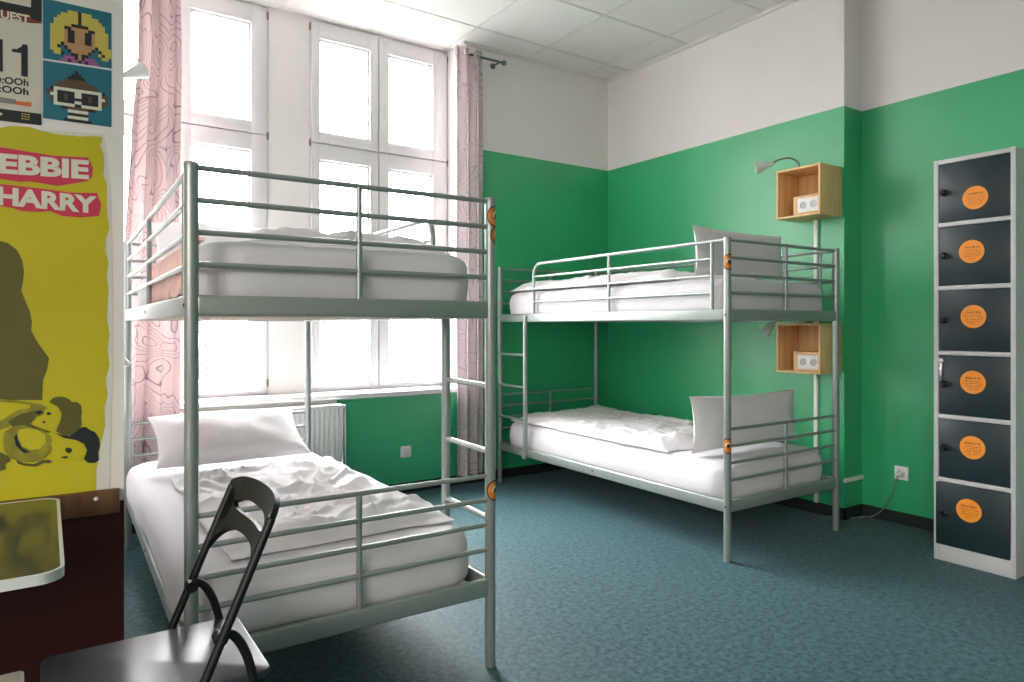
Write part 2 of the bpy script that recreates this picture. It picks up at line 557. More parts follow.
def make_bed():
    t = thing('bunk_bed', 'x', 'bunk bed', group='silver metal bunk beds')
    mt = M['silver']
    for x in (0, W):
        for y in (0, L):
            bm = B()
            add_lathe(bm, [(.0175, 0), (.0185, .004), (.0185, 1.612)], (x, y, 0), (0, 0, 1), 20)
            p = obj('post', bm, mt, t)
            bm = B()
            add_lathe(bm, [(.0192, 1.606), (.0192, 1.616), (.017, 1.6205), (0, 1.621)], (x, y, 0), (0, 0, 1), 20)
            obj('post_cap', bm, mt, p)
            for (za, zb) in BEAMS:
                bm = B()
                s = -1 if x == 0 else 1
                add_lathe(bm, [(0, .0035), (.005, .003), (.006, 0)], (x + s * .0178, y, (za + zb) / 2), (s, 0, 0), 10)
                obj('bolt', bm, M['screw'], p)
    for (za, zb) in BEAMS:
        for x in (0, W):
            bm = B()
            add_box(bm, (x - .0125, .012, za), (x + .0125, L - .012, zb), .007, 3)
            s = 1 if x == 0 else -1
            add_box(bm, (min(x, x + s * .04), .03, za + .002), (max(x, x + s * .04), L - .03, za + .006))
            b = obj('side_beam', bm, mt, t)
            bm = B()
            s = -1 if x == 0 else 1
            add_lathe(bm, [(0, .003), (.006, .0025), (.007, 0)], (x + s * .0122, 1.02, (za + zb) / 2), (s, 0, 0), 10)
            obj('bolt', bm, M['screw'], b)
        for y in (0, L):
            bm = B()
            add_box(bm, (.012, y - .0125, za), (W - .012, y + .0125, zb), .007, 3)
            obj('end_beam', bm, mt, t)
        for i in range(14):                                            # slats
            y = .09 + i * (L - .18) / 13
            bm = B()
            add_box(bm, (.016, y - .033, za + .007), (W - .016, y + .033, za + .017), .003, 1)
            obj('slat', bm, M['slat'], t)
    for (zs, zb) in ((LOR, BEAMS[0][1]), (UPR, BEAMS[1][1])):
        for y in (0, L):
            for z in zs:
                bm = B()
                add_tube(bm, [(.01, y, z), (W - .01, y, z)], .0083, 12)
                obj('end_rail', bm, mt, t)
            bm = B()
            add_tube(bm, [(W / 2, y, zb - .004), (W / 2, y, zs[-1] - .004)], .0098, 12)
            obj('end_stile', bm, mt, t)
    # guard on the ladder side, its free end bent down to the beam
    ye = L - .441
    bm = B()
    add_tube(bm, [(0, .01, 1.608), (0, .4, 1.608), (0, ye - .075, 1.608)] + arc((0, ye - .075, 1.533), .075, PI / 2, 0, 8, (0, 1, 0), (0, 0, 1))[1:] + [(0, ye, 1.4), (0, ye, 1.256)], .0105, 14)
    obj('guard_top_rail', bm, mt, t)
    for z in UPR[:3]:
        bm = B()
        add_tube(bm, [(0, .097, z), (0, ye, z)], .0083, 12)
        obj('guard_rail', bm, mt, t)
    for y in (.097, .879):
        bm = B()
        add_tube(bm, [(0, y, 1.256), (0, y, 1.602)], .0095, 12)
        obj('guard_stile', bm, mt, t)
    # full guard on the other side
    for z in UPR:
        bm = B()
        add_tube(bm, [(W, .01, z), (W, L - .01, z)], .0083, 12)
        obj('guard_rail', bm, mt, t)
    for y in (.097, 1.04, L - .11):
        bm = B()
        add_tube(bm, [(W, y, 1.256), (W, y, 1.602)], .0095, 12)
        obj('guard_stile', bm, mt, t)
    # ladder: one leg beside the post, four rungs from leg to post
    yl = L - .36
    bm = B()
    add_tube(bm, [(-.010, yl, 1.25), (-.013, yl, 1.235), (-.016, yl, 1.19), (-.017, yl, 1.1), (-.017, yl, .34), (-.016, yl, .235)], .0165, 14)
    obj('ladder_leg', bm, mt, t)
    for z in (.505, .738, .968):
        bm = B()
        add_tube(bm, [(-.017, yl, z), (-.012, L - .1, z), (-.008, L - .008, z)], .0105, 12)
        obj('ladder_rung', bm, mt, t)
    bm = B()
    add_box(bm, (-.034, yl - .022, .238), (-.0125, yl + .022, .268), .004)
    obj('ladder_hook', bm, mt, t)
    return t


def sticker(parent, x, y, z, r, ang, half=False):
    """round sticker wrapped round a post: orange field, dark rim, pale mark"""
    def patch(bm, r0, r1, a0, a1, R, n=28, off=(0, 0)):
        rings = []
        for rr in [r0 + (r1 - r0) * q / 10 for q in range(11)]:
            ring = []
            for k in range(n + 1):
                a = a0 + (a1 - a0) * k / n
                s, h = rr * math.cos(a) + off[0], rr * math.sin(a) * 1.2 + off[1]
                th = ang + s / R
                ring.append(bm.verts.new((x + R * math.cos(th), y + R * math.sin(th), z + h)))
            rings.append(ring)
        for a, b in zip(rings, rings[1:]):
            for k in range(n):
                bm.faces.new((a[k], a[k + 1], b[k + 1], b[k]))
    R = .0187
    bm = B(); patch(bm, 0.0004, r, 0, 2 * PI, R)
    s = obj('sticker', bm, M['orange_s'], parent)
    s['label'] = 'round orange sticker with a dark rim'
    bm = B(); patch(bm, r * .86, r, 0, 2 * PI, R + .0003)
    obj('rim', bm, M['ink'], s)
    bm = B(); patch(bm, r * .26, r * .46, .9, 3.4, R + .0004, off=(r * .12, 0))
    obj('mark', bm, M['cream'], s)
    bm = B(); patch(bm, 0.0004, r * .26, 0, 2 * PI, R + .0004, off=(r * .12, 0))
    obj('dot', bm, M['ink'], s)


M['orange_s'] = plain('worn_orange_sticker', (.62, .20, .022, 1), .5, noise_amt=.35, scale=60)
M['magenta'] = plain('magenta_dot', (.75, .05, .22, 1), .5)
P1 = (-2.7385, -2.4304, math.radians(-.8271))
P2 = (-1.1975, -2.2081, math.radians(-.4006))
bed_far = make_bed()
bed_near = copy_tree(bed_far)
bed_far.location = (P2[0], P2[1], 0)
bed_far.rotation_euler = (0, 0, P2[2])
bed_far['label'] = 'silver metal bunk bed lengthwise along the green wall, under the two wooden wall boxes'
# the near bed is the same model turned round: ladder end towards the room
r1 = P1[2]
rot = PI + r1
ox, oy = 0, L
bed_near.location = (P1[0] - (ox * math.cos(rot) - oy * math.sin(rot)), P1[1] - (ox * math.sin(rot) + oy * math.cos(rot)), 0)
bed_near.rotation_euler = (0, 0, rot)
bed_near['label'] = 'silver metal bunk bed in front of the windows, its short end facing the room'
# stickers: angles in each bed's own frame
sticker(bed_near, 0, L, 1.555, .031, math.radians(118))
sticker(bed_near, 0, L, 1.490, .028, math.radians(145))
sticker(bed_near, 0, L, .610, .030, math.radians(112))
sticker(bed_far, 0, 0, 1.495, .034, math.radians(-120))
sticker(bed_far, 0, 0, .580, .033, math.radians(-140))
bm = B()
for k in range(1):
    pts = []
    for i in range(17):
        a = 2 * PI * i / 16
        th = math.radians(-150) + .008 * math.cos(a) / .0187
        pts.append((.0187 * math.cos(th), .0187 * math.sin(th), .70 + .012 * math.sin(a)))
    vs = [bm.verts.new(q) for q in pts[:-1]]
    bm.faces.new(vs)
obj('dot_sticker', bm, M['magenta'], bed_far)['label'] = 'small pink dot sticker'


# ------------------------------------------------------------------ bedding
def soft_box(x0, x1, y0, y1, z0, z1, rp=.10, rz=.055, seed=0., amp=.006, bulge=0.):
    """mattress: rounded in plan and in section, lightly uneven"""
    bm = B()
    cx, cy = (x0 + x1) / 2, (y0 + y1) / 2
    hx, hy = (x1 - x0) / 2, (y1 - y0) / 2
    out = []                                                           # plan outline, unit offsets
    def plan(inset):
        pts = []
        r = max(.01, rp - inset * .5)
        ax, ay = hx - inset, hy - inset
        for (sx, sy, a0) in ((1, 1, 0), (-1, 1, PI / 2), (-1, -1, PI), (1, -1, 1.5 * PI)):
            for i in range(9):
                a = a0 + PI / 2 * i / 8
                pts.append((sx * (ax - r) + r * math.cos(a), sy * (ay - r) + r * math.sin(a)))
        # densify long sides
        res = []
        for i in range(len(pts)):
            p, q = pts[i], pts[(i + 1) % len(pts)]
            d = math.hypot(q[0] - p[0], q[1] - p[1])
            n = 1
            if i % 9 == 8: n = 24 if (i // 9) % 2 == 1 else 10
            if i % 9 == 8: n = 10 if i // 9 in (0, 2) else 24
            for k in range(n):
                f = k / n
                res.append((p[0] + (q[0] - p[0]) * f, p[1] + (q[1] - p[1]) * f))
        return res
    levels = []
    for i in range(6):
        a = PI / 2 * i / 5
        levels.append((rz * (1 - math.sin(a)), z0 + rz * (1 - math.cos(a))))
    for i in range(1, 4):
        levels.append((-.004 * math.sin(PI * i / 4), z0 + rz + (z1 - z0 - 2 * rz) * i / 4))
    for i in range(6):
        a = PI / 2 * i / 5
        levels.append((rz * (1 - math.cos(a)), z1 - rz * (1 - math.sin(a))))
    rings = []
    for inset, z in levels:
        ring = []
        for (x, y) in plan(inset):
            d = nz(x + seed, y, z * 3, 4) * amp
            bx = bulge * max(0, min(1, (x / hx - .55) / .4)) * max(0, min(1, (z - z0 - .046) / .03)) * max(0, min(1, (.97 - abs(y / hy)) / .12))
            bx *= .8 + .5 * nz(y, z * 2, 3.3, 3)
            ring.append(bm.verts.new((cx + bx + x * (1 + d / hx), cy + y * (1 + d / hx), z + (nz(x, y + seed, 1, 5) * amp * .6 if z > z0 + rz else 0))))
        rings.append(ring)
    n = len(rings[0])
    for a, b in zip(rings, rings[1:]):
        for k in range(n):
            bm.faces.new((a[k], a[(k + 1) % n], b[(k + 1) % n], b[k]))
    # top: shrink rings to the middle
    last = rings[-1]
    for f in (.82, .6, .38, .16):
        ring = []
        for v in last if False else rings[-1]:
            dx, dy = v.co.x - cx, v.co.y - cy
            x, y = cx + dx * f, cy + dy * f
            ring.append((x, y))
        new = [bm.verts.new((x, y, z1 + .004 * (1 - f) + nz(x, y + seed, 1, 5) * amp)) for (x, y) in ring]
        for k in range(n):
            bm.faces.new((last[k], last[(k + 1) % n], new[(k + 1) % n], new[k]))
        last = new
    bm.faces.new(last)
    bm.faces.new(list(reversed(rings[0])))
    return bm


def duvet(x0, x1, y0, y1, z, T, seed, fold=.02, nx=70, ny=120, drop=None, shape=None, rot=0):
    """a quilt lying on a mattress; drop(u, v) lowers it over an edge, shape(u, v) adds height"""
    bm = B()
    top, bot = [], []
    for i in range(nx + 1):
        u = i / nx
        rt, rb = [], []
        for j in range(ny + 1):
            v = j / ny
            e = min(u, 1 - u) * (x1 - x0)
            f = min(v, 1 - v) * (y1 - y0)
            prof = min(1, (min(e, .09) / .09)) ** .5 * min(1, (min(f, .10) / .10)) ** .5
            wob = .022 * nz(v * 5, seed, u * 2, 1.3)
            wob2 = .03 * nz(u * 4, seed + 5, v * 2, 1.3)
            x = x0 + (x1 - x0) * u + wob * (1 if u > .5 else -1) * abs(u - .5) * 2
            y = y0 + (y1 - y0) * v + wob2 * abs(v - .5) * 2
            wx, wy = x + .06 * nz(x, y, seed, 4), y + .06 * nz(y, x, seed + 9, 4)
            rid = (1 - min(1, abs(nz(wx * .8 + seed, wy * 1.1, 1, 6.5)) * 3.2)) ** 2
            rid2 = (1 - min(1, abs(nz(wx * 1.2, wy * .8 + seed, 5, 11)) * 3.2)) ** 2
            h = fold * (abs(nz(x + seed, y * .7, 0, 5.5)) * -1.0 + .25 + .7 * nz(x * .6, y * 1.2 + seed, 3, 3.1) + .55 * rid + .28 * rid2)
            zz = z + prof * (T + h)
            if shape: zz += prof * shape(u, v)
            d = drop(u, v) if drop else 0
            rt.append(bm.verts.new((x, y, max(z + .004, zz) - d)))
            rb.append(bm.verts.new((x, y, z - d)))
        top.append(rt); bot.append(rb)
    for i in range(nx):
        for j in range(ny):
            bm.faces.new((top[i][j], top[i + 1][j], top[i + 1][j + 1], top[i][j + 1]))
            bm.faces.new((bot[i][j + 1], bot[i + 1][j + 1], bot[i + 1][j], bot[i][j]))
    for i in range(nx):
        bm.faces.new((bot[i][0], bot[i + 1][0], top[i + 1][0], top[i][0]))
        bm.faces.new((top[i][ny], top[i + 1][ny], bot[i + 1][ny], bot[i][ny]))
    for j in range(ny):
        bm.faces.new((top[0][j], top[0][j + 1], bot[0][j + 1], bot[0][j]))
        bm.faces.new((bot[nx][j], bot[nx][j + 1], top[nx][j + 1], top[nx][j]))
    return bm


def pillow_mesh(w, h, T, seed, n=44, sag=0.):
    """pillow in its local XY plane: pointed corners, seam round the edge, wrinkles"""
    bm = B()
    top, bot = [], []
    for i in range(n + 1):
        rt, rb = [], []
        u = -1 + 2 * i / n
        u = math.copysign(abs(u) ** .85, u) if u else 0
        for j in range(n + 1):
            v = -1 + 2 * j / n
            v = math.copysign(abs(v) ** .85, v) if v else 0
            x = u * w / 2 * (1 - .07 * (1 - v * v) * abs(u))
            y = v * h / 2 * (1 - .09 * (1 - u * u) * abs(v))
            q = max(0, (1 - abs(u) ** 2.6)) ** .55 * max(0, (1 - abs(v) ** 2.6)) ** .55
            edge = min(1 - abs(u), 1 - abs(v))
            wr = .010 * nz(x + seed, y, 0, 9) + .014 * nz(x * .7, y + seed, 2, 5)
            wr *= min(1, edge * 5)
            zt = T / 2 * q + wr
            zb = -T / 2 * q * .8 + wr * .5
            if edge < 1e-4: zt = zb = 0
            s = sag * (v + 1) ** 2 * .25
            rt.append(bm.verts.new((x, y, zt + s)))
            rb.append(rt[-1] if edge < 1e-4 else bm.verts.new((x, y, min(zb, zt - .002) + s)))
        top.append(rt); bot.append(rb)
    for i in range(n):
        for j in range(n):
            for g, rev in ((top, False), (bot, True)):
                q = [g[i][j], g[i + 1][j], g[i + 1][j + 1], g[i][j + 1]]
                if rev: q.reverse()
                try: bm.faces.new(q)
                except ValueError: pass
    return bm


def place(o, bed, loc=(0, 0, 0), rot=(0, 0, 0)):
    """put a thing at a spot given in a bed's own frame (it stays a thing of its own)"""
    m = Matrix.Translation(bed.location) @ bed.rotation_euler.to_matrix().to_4x4()
    from mathutils import Euler
    lm = Matrix.Translation(V(loc)) @ Euler(rot).to_matrix().to_4x4()
    o.matrix_world = m @ lm


ZL, ZU = .263, 1.222                                                    # tops of the slats
MT = .205
# mattresses
for bed, nm, z0, lab in (
        (bed_near, 0, ZL, 'white sheeted mattress on the lower bunk of the bed by the windows'),
        (bed_near, 1, ZU, 'white sheeted mattress on the upper bunk of the bed by the windows'),
        (bed_far, 2, ZL, 'white sheeted mattress on the lower bunk along the green wall'),
        (bed_far, 3, ZU, 'white sheeted mattress on the upper bunk along the green wall')):
    hwm = .444 if nm == 1 else .455
    bm = soft_box(-hwm, hwm, -1.026, 1.026, 0, MT, rp=.12, rz=.06, seed=nm * 7.3, amp=.004, bulge=.045 if nm == 0 else 0)
    o = obj('mattress', bm, M['sheet'], angle=70)
    tag(o, lab, 'mattress', 'white mattresses on the bunks')
    place(o, bed, (W / 2 + (-.004 if nm == 1 else .004), L / 2, z0))


def bedding(name, bm, mat, label, cat, group, bed, loc=(0, 0, 0), rot=(0, 0, 0)):
    o = obj(name, bm, mat, angle=75)
    tag(o, label, cat, group)
    place(o, bed, loc, rot)
    return o


DG, PG = 'white quilts on the bunks', 'white pillows on the bunks'
zt = ZL + MT + .006
# near bed lower: its frame is turned, x = 0 is the ladder side (right in the picture), y = L the end towards the room
bedding('duvet', duvet(.05, .82, .62, 1.94, 0, .026, 3.1, .042), M['duvet'],
        'rumpled white quilt on the lower bunk of the bed by the windows', 'duvet', DG, bed_near, (0, 0, zt))
bedding('duvet', duvet(.05, .775, .40, 1.93, 0, .052, 8.7, .022), M['duvet'],
        'white quilt on the upper bunk of the bed by the windows', 'duvet', DG, bed_near, (0, 0, ZU + MT + .006))
bedding('duvet', duvet(.04, .90, .44, 2.0, 0, .040, 15.2, .022,
                       shape=lambda u, v: .035 * math.exp(-((v - .07) / .06) ** 2) * (1 - .5 * u) + .03 * u * v + .03 * max(0, 1 - v * 2.4) * nz(u * 5, v * 9, 4.4, 1.6)), M['duvet'],
        'white quilt pulled to the foot of the lower bunk along the green wall', 'duvet', DG, bed_far, (0, 0, zt))
bedding('duvet', duvet(.03, .90, .42, 2.0, 0, .058, 22.8, .018), M['duvet'],
        'flat white quilt on the upper bunk along the green wall', 'duvet', DG, bed_far, (0, 0, ZU + MT + .006))
# pillows
bedding('pillow', pillow_mesh(.72, .42, .16, 2.2), M['pillow'],
        'white pillow propped against the window end of the lower bunk by the windows', 'pillow', PG, bed_near,
        (W / 2 + .045, .42, ZL + MT + .150), (math.radians(-28), 0, math.radians(0)))
bedding('pillow', pillow_mesh(.78, .44, .15, 5.9), M['pillow'],
        'white pillow at the window end of the upper bunk, behind the quilt', 'pillow', PG, bed_near,
        (W / 2, .24, ZU + MT + .165), (math.radians(-36), 0, 0))
bedding('pillow', pillow_mesh(.88, .31, .15, 9.4), M['pillow'],
        'white pillow standing on the lower bunk along the green wall, below the lower wooden box', 'pillow', PG, bed_far,
        (W / 2 + .030, .275, ZL + MT + .172), (math.radians(-94), 0, math.radians(-3)))
bedding('pillow', pillow_mesh(.82, .27, .14, 12.7), M['pillow'],
        'white pillow standing on the upper bunk along the green wall, below the upper wooden box', 'pillow', PG, bed_far,
        (W / 2 - .010, .28, ZU + MT + .158), (math.radians(-94), 0, math.radians(2)))
# added coral cloth for the pink light leak at the upper near bunk's left edge
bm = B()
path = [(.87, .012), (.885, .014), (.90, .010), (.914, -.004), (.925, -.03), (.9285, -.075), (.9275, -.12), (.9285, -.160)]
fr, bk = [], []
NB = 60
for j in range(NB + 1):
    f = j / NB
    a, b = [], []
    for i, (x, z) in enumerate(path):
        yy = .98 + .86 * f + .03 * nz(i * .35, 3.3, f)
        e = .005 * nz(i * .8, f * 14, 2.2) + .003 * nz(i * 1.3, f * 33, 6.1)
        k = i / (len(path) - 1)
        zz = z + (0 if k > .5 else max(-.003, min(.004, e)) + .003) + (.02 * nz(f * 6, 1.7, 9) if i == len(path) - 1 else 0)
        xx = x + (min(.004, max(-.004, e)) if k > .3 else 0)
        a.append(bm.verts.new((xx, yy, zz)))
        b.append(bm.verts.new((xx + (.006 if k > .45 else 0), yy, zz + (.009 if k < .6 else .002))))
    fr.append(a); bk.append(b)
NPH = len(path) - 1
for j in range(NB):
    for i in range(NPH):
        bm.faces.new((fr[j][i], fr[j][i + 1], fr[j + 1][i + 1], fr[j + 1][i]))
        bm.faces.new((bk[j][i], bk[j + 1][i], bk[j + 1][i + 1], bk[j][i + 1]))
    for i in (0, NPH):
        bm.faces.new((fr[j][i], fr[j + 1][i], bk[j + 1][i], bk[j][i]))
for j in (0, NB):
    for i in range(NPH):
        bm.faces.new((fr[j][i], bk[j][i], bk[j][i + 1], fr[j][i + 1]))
bedding('light_leak_cloth', bm, M['coral'], 'added coral cloth standing for the pink light leak on the left side of the upper bunk by the windows', 'tint_cloth', None, bed_near, (0, 0, ZU + MT))

# ------------------------------------------------------------------ lockers
LX, LY, LW, LH = -.2902, -2.7602, .3571, 2.0104
t = thing('locker', 'tall pale grey locker with six dark doors and orange stickers by the green wall', 'locker', (LX, LY - LW / 2, 0))
dp = STEP - LX - .003
hw = LW / 2
bm = B()
add_box(bm, (0, hw - .022, 0), (dp, hw, LH), .002)
obj('side_panel', bm, M['locker'], t)
bm = B()
add_box(bm, (0, -hw, 0), (dp, -hw + .022, LH), .002)
obj('side_panel', bm, M['locker'], t)
bm = B()
add_box(bm, (.001, -hw + .021, LH - .022), (dp, hw - .021, LH - .0005), .002)
obj('top_panel', bm, M['locker'], t)
bm = B()
add_box(bm, (dp - .01, -hw + .01, 0), (dp, hw - .01, LH - .01))
obj('back_panel', bm, M['locker'], t, smooth=False)
bm = B()
add_box(bm, (.002, -hw + .018, 0), (.02, hw - .018, .088), .002)
obj('plinth', bm, M['locker'], t)
divz = [1.683, 1.367, 1.042, .724, .407]
for z in divz:
    bm = B()
    add_box(bm, (.001, -hw + .018, z - .011), (dp - .01, hw - .018, z + .011), .003)
    obj('shelf_divider', bm, M['locker'], t)
edges = [LH - .022] + divz + [.078]
stpos = [(-.015, .0), (.0, -.0), (-.005, .0), (-.0, .0), (.0, .0), (-.0, .015)]
for i in range(6):
    z1, z0 = edges[i] - .013, edges[i + 1] + .013
    if i == 0: z1 = edges[0] - .003
    bot = i == 5
    y0, y1 = -hw + .024, hw - .024
    if bot: y1 = hw - .012; z0 = .082; 
    xf = -.006 if bot else .003
    bm = B()
    add_box(bm, (xf, y0, z0), (xf + .018, y1, z1), .003)
    d = obj('door', bm, M['door_dark'], t)
    zc = (z0 + z1) / 2
    bm = B()
    add_lathe(bm, [(.018, 0), (.018, .006), (.012, .010), (.014, .022), (.011, .027), (0, .027)], (xf, hw - .047, zc + .003), (-1, 0, 0), 18)
    obj('lock_knob', bm, M['knob'], d)
    sy = [-.008, .008, .0, .002, .004, .016][i]
    sz = [-.042, .014, .018, .02, .02, .04][i]
    bm = B()
    add_lathe(bm, [(.056, 0), (.056, .0008), (0, .0008)], (xf, sy, zc + sz), (-1, 0, 0), 40)
    s = obj('sticker', bm, M['orange'], d)
    s['label'] = 'round orange sticker'
    bm = B()
    for (dz, w0, w1, hgt) in ((.020, -.034, .034, .009), (.004, -.036, .040, .004), (-.006, -.040, .036, .003), (-.015, -.038, .030, .003), (-.024, -.032, .034, .003), (-.034, -.02, .02, .003)):
        y = w0
        while y < w1:
            ww = random.uniform(.004, .011)
            hh = hgt * random.uniform(.6, 1.2)
            zz = zc + sz + dz + random.uniform(-.001, .001)
            add_box(bm, (xf - .0012, sy + y, zz - hh / 2), (xf - .0006, sy + min(w1, y + ww), zz + hh / 2))
            y += ww + random.uniform(.002, .005)
    obj('print', bm, M['orange_ink'], s, smooth=False)
    if i == 3:
        bm = B()
        add_box(bm, (xf - .006, hw - .040, zc + .02), (xf - .003, hw - .030, zc + .115), .001)
        add_lathe(bm, [(.012, 0), (.012, .003), (.004, .003)], (xf - .003, hw - .035, zc + .12), (-1, 0, 0), 16)
        obj('key', bm, M['chrome'], d)


# ------------------------------------------------------------------ wooden wall boxes with sockets, lamps, ducts
def make_shelf(z0, label, group):
    x0, x1, y0, y1, h = -.23, -.001, -2.107, -1.812, .303
    t = thing('wall_box', label, 'shelf', ((x1), (y0 + y1) / 2, z0), 0, group)
    hy = (y1 - y0) / 2
    D = x1 - x0
    th = .013
    pm = M['pine']
    for nm, a, b in (('side_panel', (-D, -hy, 0), (0, -hy + th, h)), ('side_panel', (-D, hy - th, 0), (0, hy, h)),
                     ('top_panel', (-D, -hy + th, h - th), (0, hy - th, h)), ('bottom_panel', (-D, -hy + th, 0), (0, hy - th, th)),
                     ('back_panel', (-.012, -hy + th, th), (0, hy - th, h - th))):
        bm = B(); add_box(bm, a, b, .0015)
        obj(nm, bm, pm, t)
    bm = B()                                                           # block that carries the sockets
    add_box(bm, (-D + .035, -hy + th, th), (-.02, hy - .095, th + .118), .002)
    blk = obj('socket_block', bm, pm, t)
    bm = B()
    ya, yb, za, zb = -hy + th + .004, hy - .13, th + .012, th + .100
    add_box(bm, (-D + .022, ya, za), (-D + .035, yb, zb), .004)
    pl = obj('socket_plate', bm, M['white_plastic'], blk)
    for k in range(2):
        yc = ya + (yb - ya) * (.27 + .46 * k)
        bm = B()
        add_lathe(bm, [(.021, 0), (.021, .003), (.018, .003), (.016, .0005), (0, .0005)], (-D + .0215, yc, (za + zb) / 2), (-1, 0, 0), 24)
        obj('socket', bm, M['grey_plastic'], pl)
    return t


SG = 'pine wall boxes with sockets'
make_shelf(1.840, 'pine wall box with white sockets high on the green wall, above the upper bunk', SG)
make_shelf(.889, 'pine wall box with white sockets on the green wall between the two bunks', SG)


def make_lamp(base, basedir, neck, head_a, head_b, label, group):
    t = thing('reading_lamp', label, 'lamp', base, 0, group)
    o = V(base)
    bm = B()
    add_lathe(bm, [(.022, 0), (.022, .008), (.012, .016), (.007, .024)], (0, 0, 0), basedir, 20)
    obj('base', bm, M['lamp'], t)
    bm = B()
    pts = [V(q) - o for q in neck]
    sm = []
    n = len(pts)
    for i in range(n - 1):                                             # Catmull-Rom
        p0, p1, p2, p3 = pts[max(0, i - 1)], pts[i], pts[i + 1], pts[min(n - 1, i + 2)]
        for k in range(8):
            u = k / 8
            sm.append(.5 * ((2 * p1) + (p2 - p0) * u + (2 * p0 - 5 * p1 + 4 * p2 - p3) * u * u + (3 * p1 - p0 - 3 * p2 + p3) * u ** 3))
    sm.append(pts[-1])
    add_tube(bm, sm, .0055, 10)
    obj('gooseneck', bm, M['neck'], t)
    a, b = V(head_a) - o, V(head_b) - o
    ax = b - a
    ln = ax.length
    bm = B()
    add_lathe(bm, [(0, -.004), (.011, -.002), (.016, .02), (.018, .03), (.034, ln * .8), (.041, ln), (.038, ln), (.032, ln * .82), (.016, ln * .4), (0, ln * .38)], a, ax, 28)
    hd = obj('lamp_head', bm, M['lamp'], t)
    bm = B()
    add_lathe(bm, [(0, ln * .42), (.014, ln * .46), (.024, ln * .72), (.022, ln * .9), (0, ln * .97)], a, ax, 20)
    obj('bulb', bm, M['bulb'], hd)
    return t


LGR = 'silver gooseneck reading lamps'
make_lamp((-.10, -1.885, 2.143), (0, 0, 1), [(-.10, -1.885, 2.16), (-.10, -1.875, 2.205), (-.125, -1.83, 2.238), (-.155, -1.775, 2.232), (-.175, -1.745, 2.212)],
          (-.172, -1.748, 2.214), (-.240, -1.668, 2.190), 'silver gooseneck lamp on the upper wall box, bent over the upper bunk', LGR)
make_lamp((-.10, -1.885, 1.192), (0, 0, 1), [(-.10, -1.885, 1.21), (-.10, -1.875, 1.250), (-.125, -1.83, 1.272), (-.155, -1.785, 1.25), (-.175, -1.765, 1.205)],
          (-.174, -1.766, 1.205), (-.225, -1.715, 1.135), 'silver gooseneck lamp at the lower wall box, seen just under the upper bunk', LGR)
make_lamp((-3.93, -.80, 2.30), (1, 0, 0), [(-3.91, -.80, 2.30), (-3.85, -.80, 2.30), (-3.78, -.79, 2.31), (-3.71, -.775, 2.345)],
          (-3.715, -.777, 2.343), (-3.63, -.745, 2.395), 'grey lamp head showing past the poster wall, high up before the window', LGR)
make_lamp((-3.93, -.80, 1.06), (1, 0, 0), [(-3.91, -.80, 1.06), (-3.87, -.80, 1.08), (-3.80, -.79, 1.09), (-3.755, -.78, 1.06)],
          (-3.690, -.768, .995), (-3.775, -.785, 1.05), 'small grey lamp head showing past the poster wall, below the upper bunk', LGR)
# vertical cable ducts on the green wall
for z0, z1, lab in ((1.192, 1.84, 'white vertical cable duct between the two wooden wall boxes'),
                    (.07, .889, 'white vertical cable duct from the lower wooden wall box to the floor')):
    bm = B()
    add_box(bm, (-.018, -1.955, z0), (-.001, -1.930, z1), .002)
    tag(obj('cable_duct', bm, M['white_plastic']), lab, 'cable duct', 'white cable ducts')
bm = B()
zz = aty(850, 479, STEPY).z
add_box(bm, (-.012, STEPY - .018, zz - .012), (STEP - .004, STEPY - .001, zz + .012), .002)
tag(obj('cable_duct', bm, M['white_plastic']), 'short white cable duct lying level in the wall corner behind the bed post', 'cable duct', 'white cable ducts')


def socket(name, label, loc, rotz, plug=False):
    t = thing(name, label, 'socket', loc, rotz)                          # faces local -Y
    bm = B(); add_box(bm, (-.040, -.011, -.040), (.040, -.0005, .040), .004, 3)
    obj('plate', bm, M['white_plastic'], t)
    bm = B()
    add_lathe(bm, [(.022, 0), (.022, .003), (.0195, .003), (.018, -.004), (0, -.004)], (0, -.0105, 0), (0, -1, 0), 24)
    obj('socket_ring', bm, M['grey_plastic'], t)
    return t


s1 = socket('wall_socket', 'white wall socket on the green wall under the right window', aty(405.5, 451.5, 0), 0)
s2 = socket('wall_socket', 'white wall socket with a plug, low on the green wall left of the locker', (STEP, -2.364, .303), -PI / 2)
# cable with plug
t = thing('power_cable', 'thin grey cable from the plugged socket along the foot of the green wall', 'cable', (STEP - .02, -2.364, 0))
bm = B()
add_lathe(bm, [(.017, 0), (.018, .012), (.015, .028), (.008, .034), (0, .034)], (.006, 0, .300), (-1, 0, 0), 18)
obj('plug', bm, M['white_plastic'], t)
bm = B()
cp = [(-.026, 0, .295), (-.032, .01, .25), (-.03, .04, .16), (-.025, .09, .075), (-.03, .14, .025), (-.05, .19, .008), (-.10, .22, .006), (-.16, .25, .006), (-.21, .33, .006)]
sm = []
pts = [V(q) for q in cp]
for i in range(len(pts) - 1):
    p0, p1, p2, p3 = pts[max(0, i - 1)], pts[i], pts[i + 1], pts[min(len(pts) - 1, i + 2)]
    for k in range(6):
        u = k / 6
        sm.append(.5 * ((2 * p1) + (p2 - p0) * u + (2 * p0 - 5 * p1 + 4 * p2 - p3) * u * u + (3 * p1 - p0 - 3 * p2 + p3) * u ** 3))
sm.append(pts[-1])
add_tube(bm, sm, .0035, 8)
obj('cord', bm, M['cord'], t)


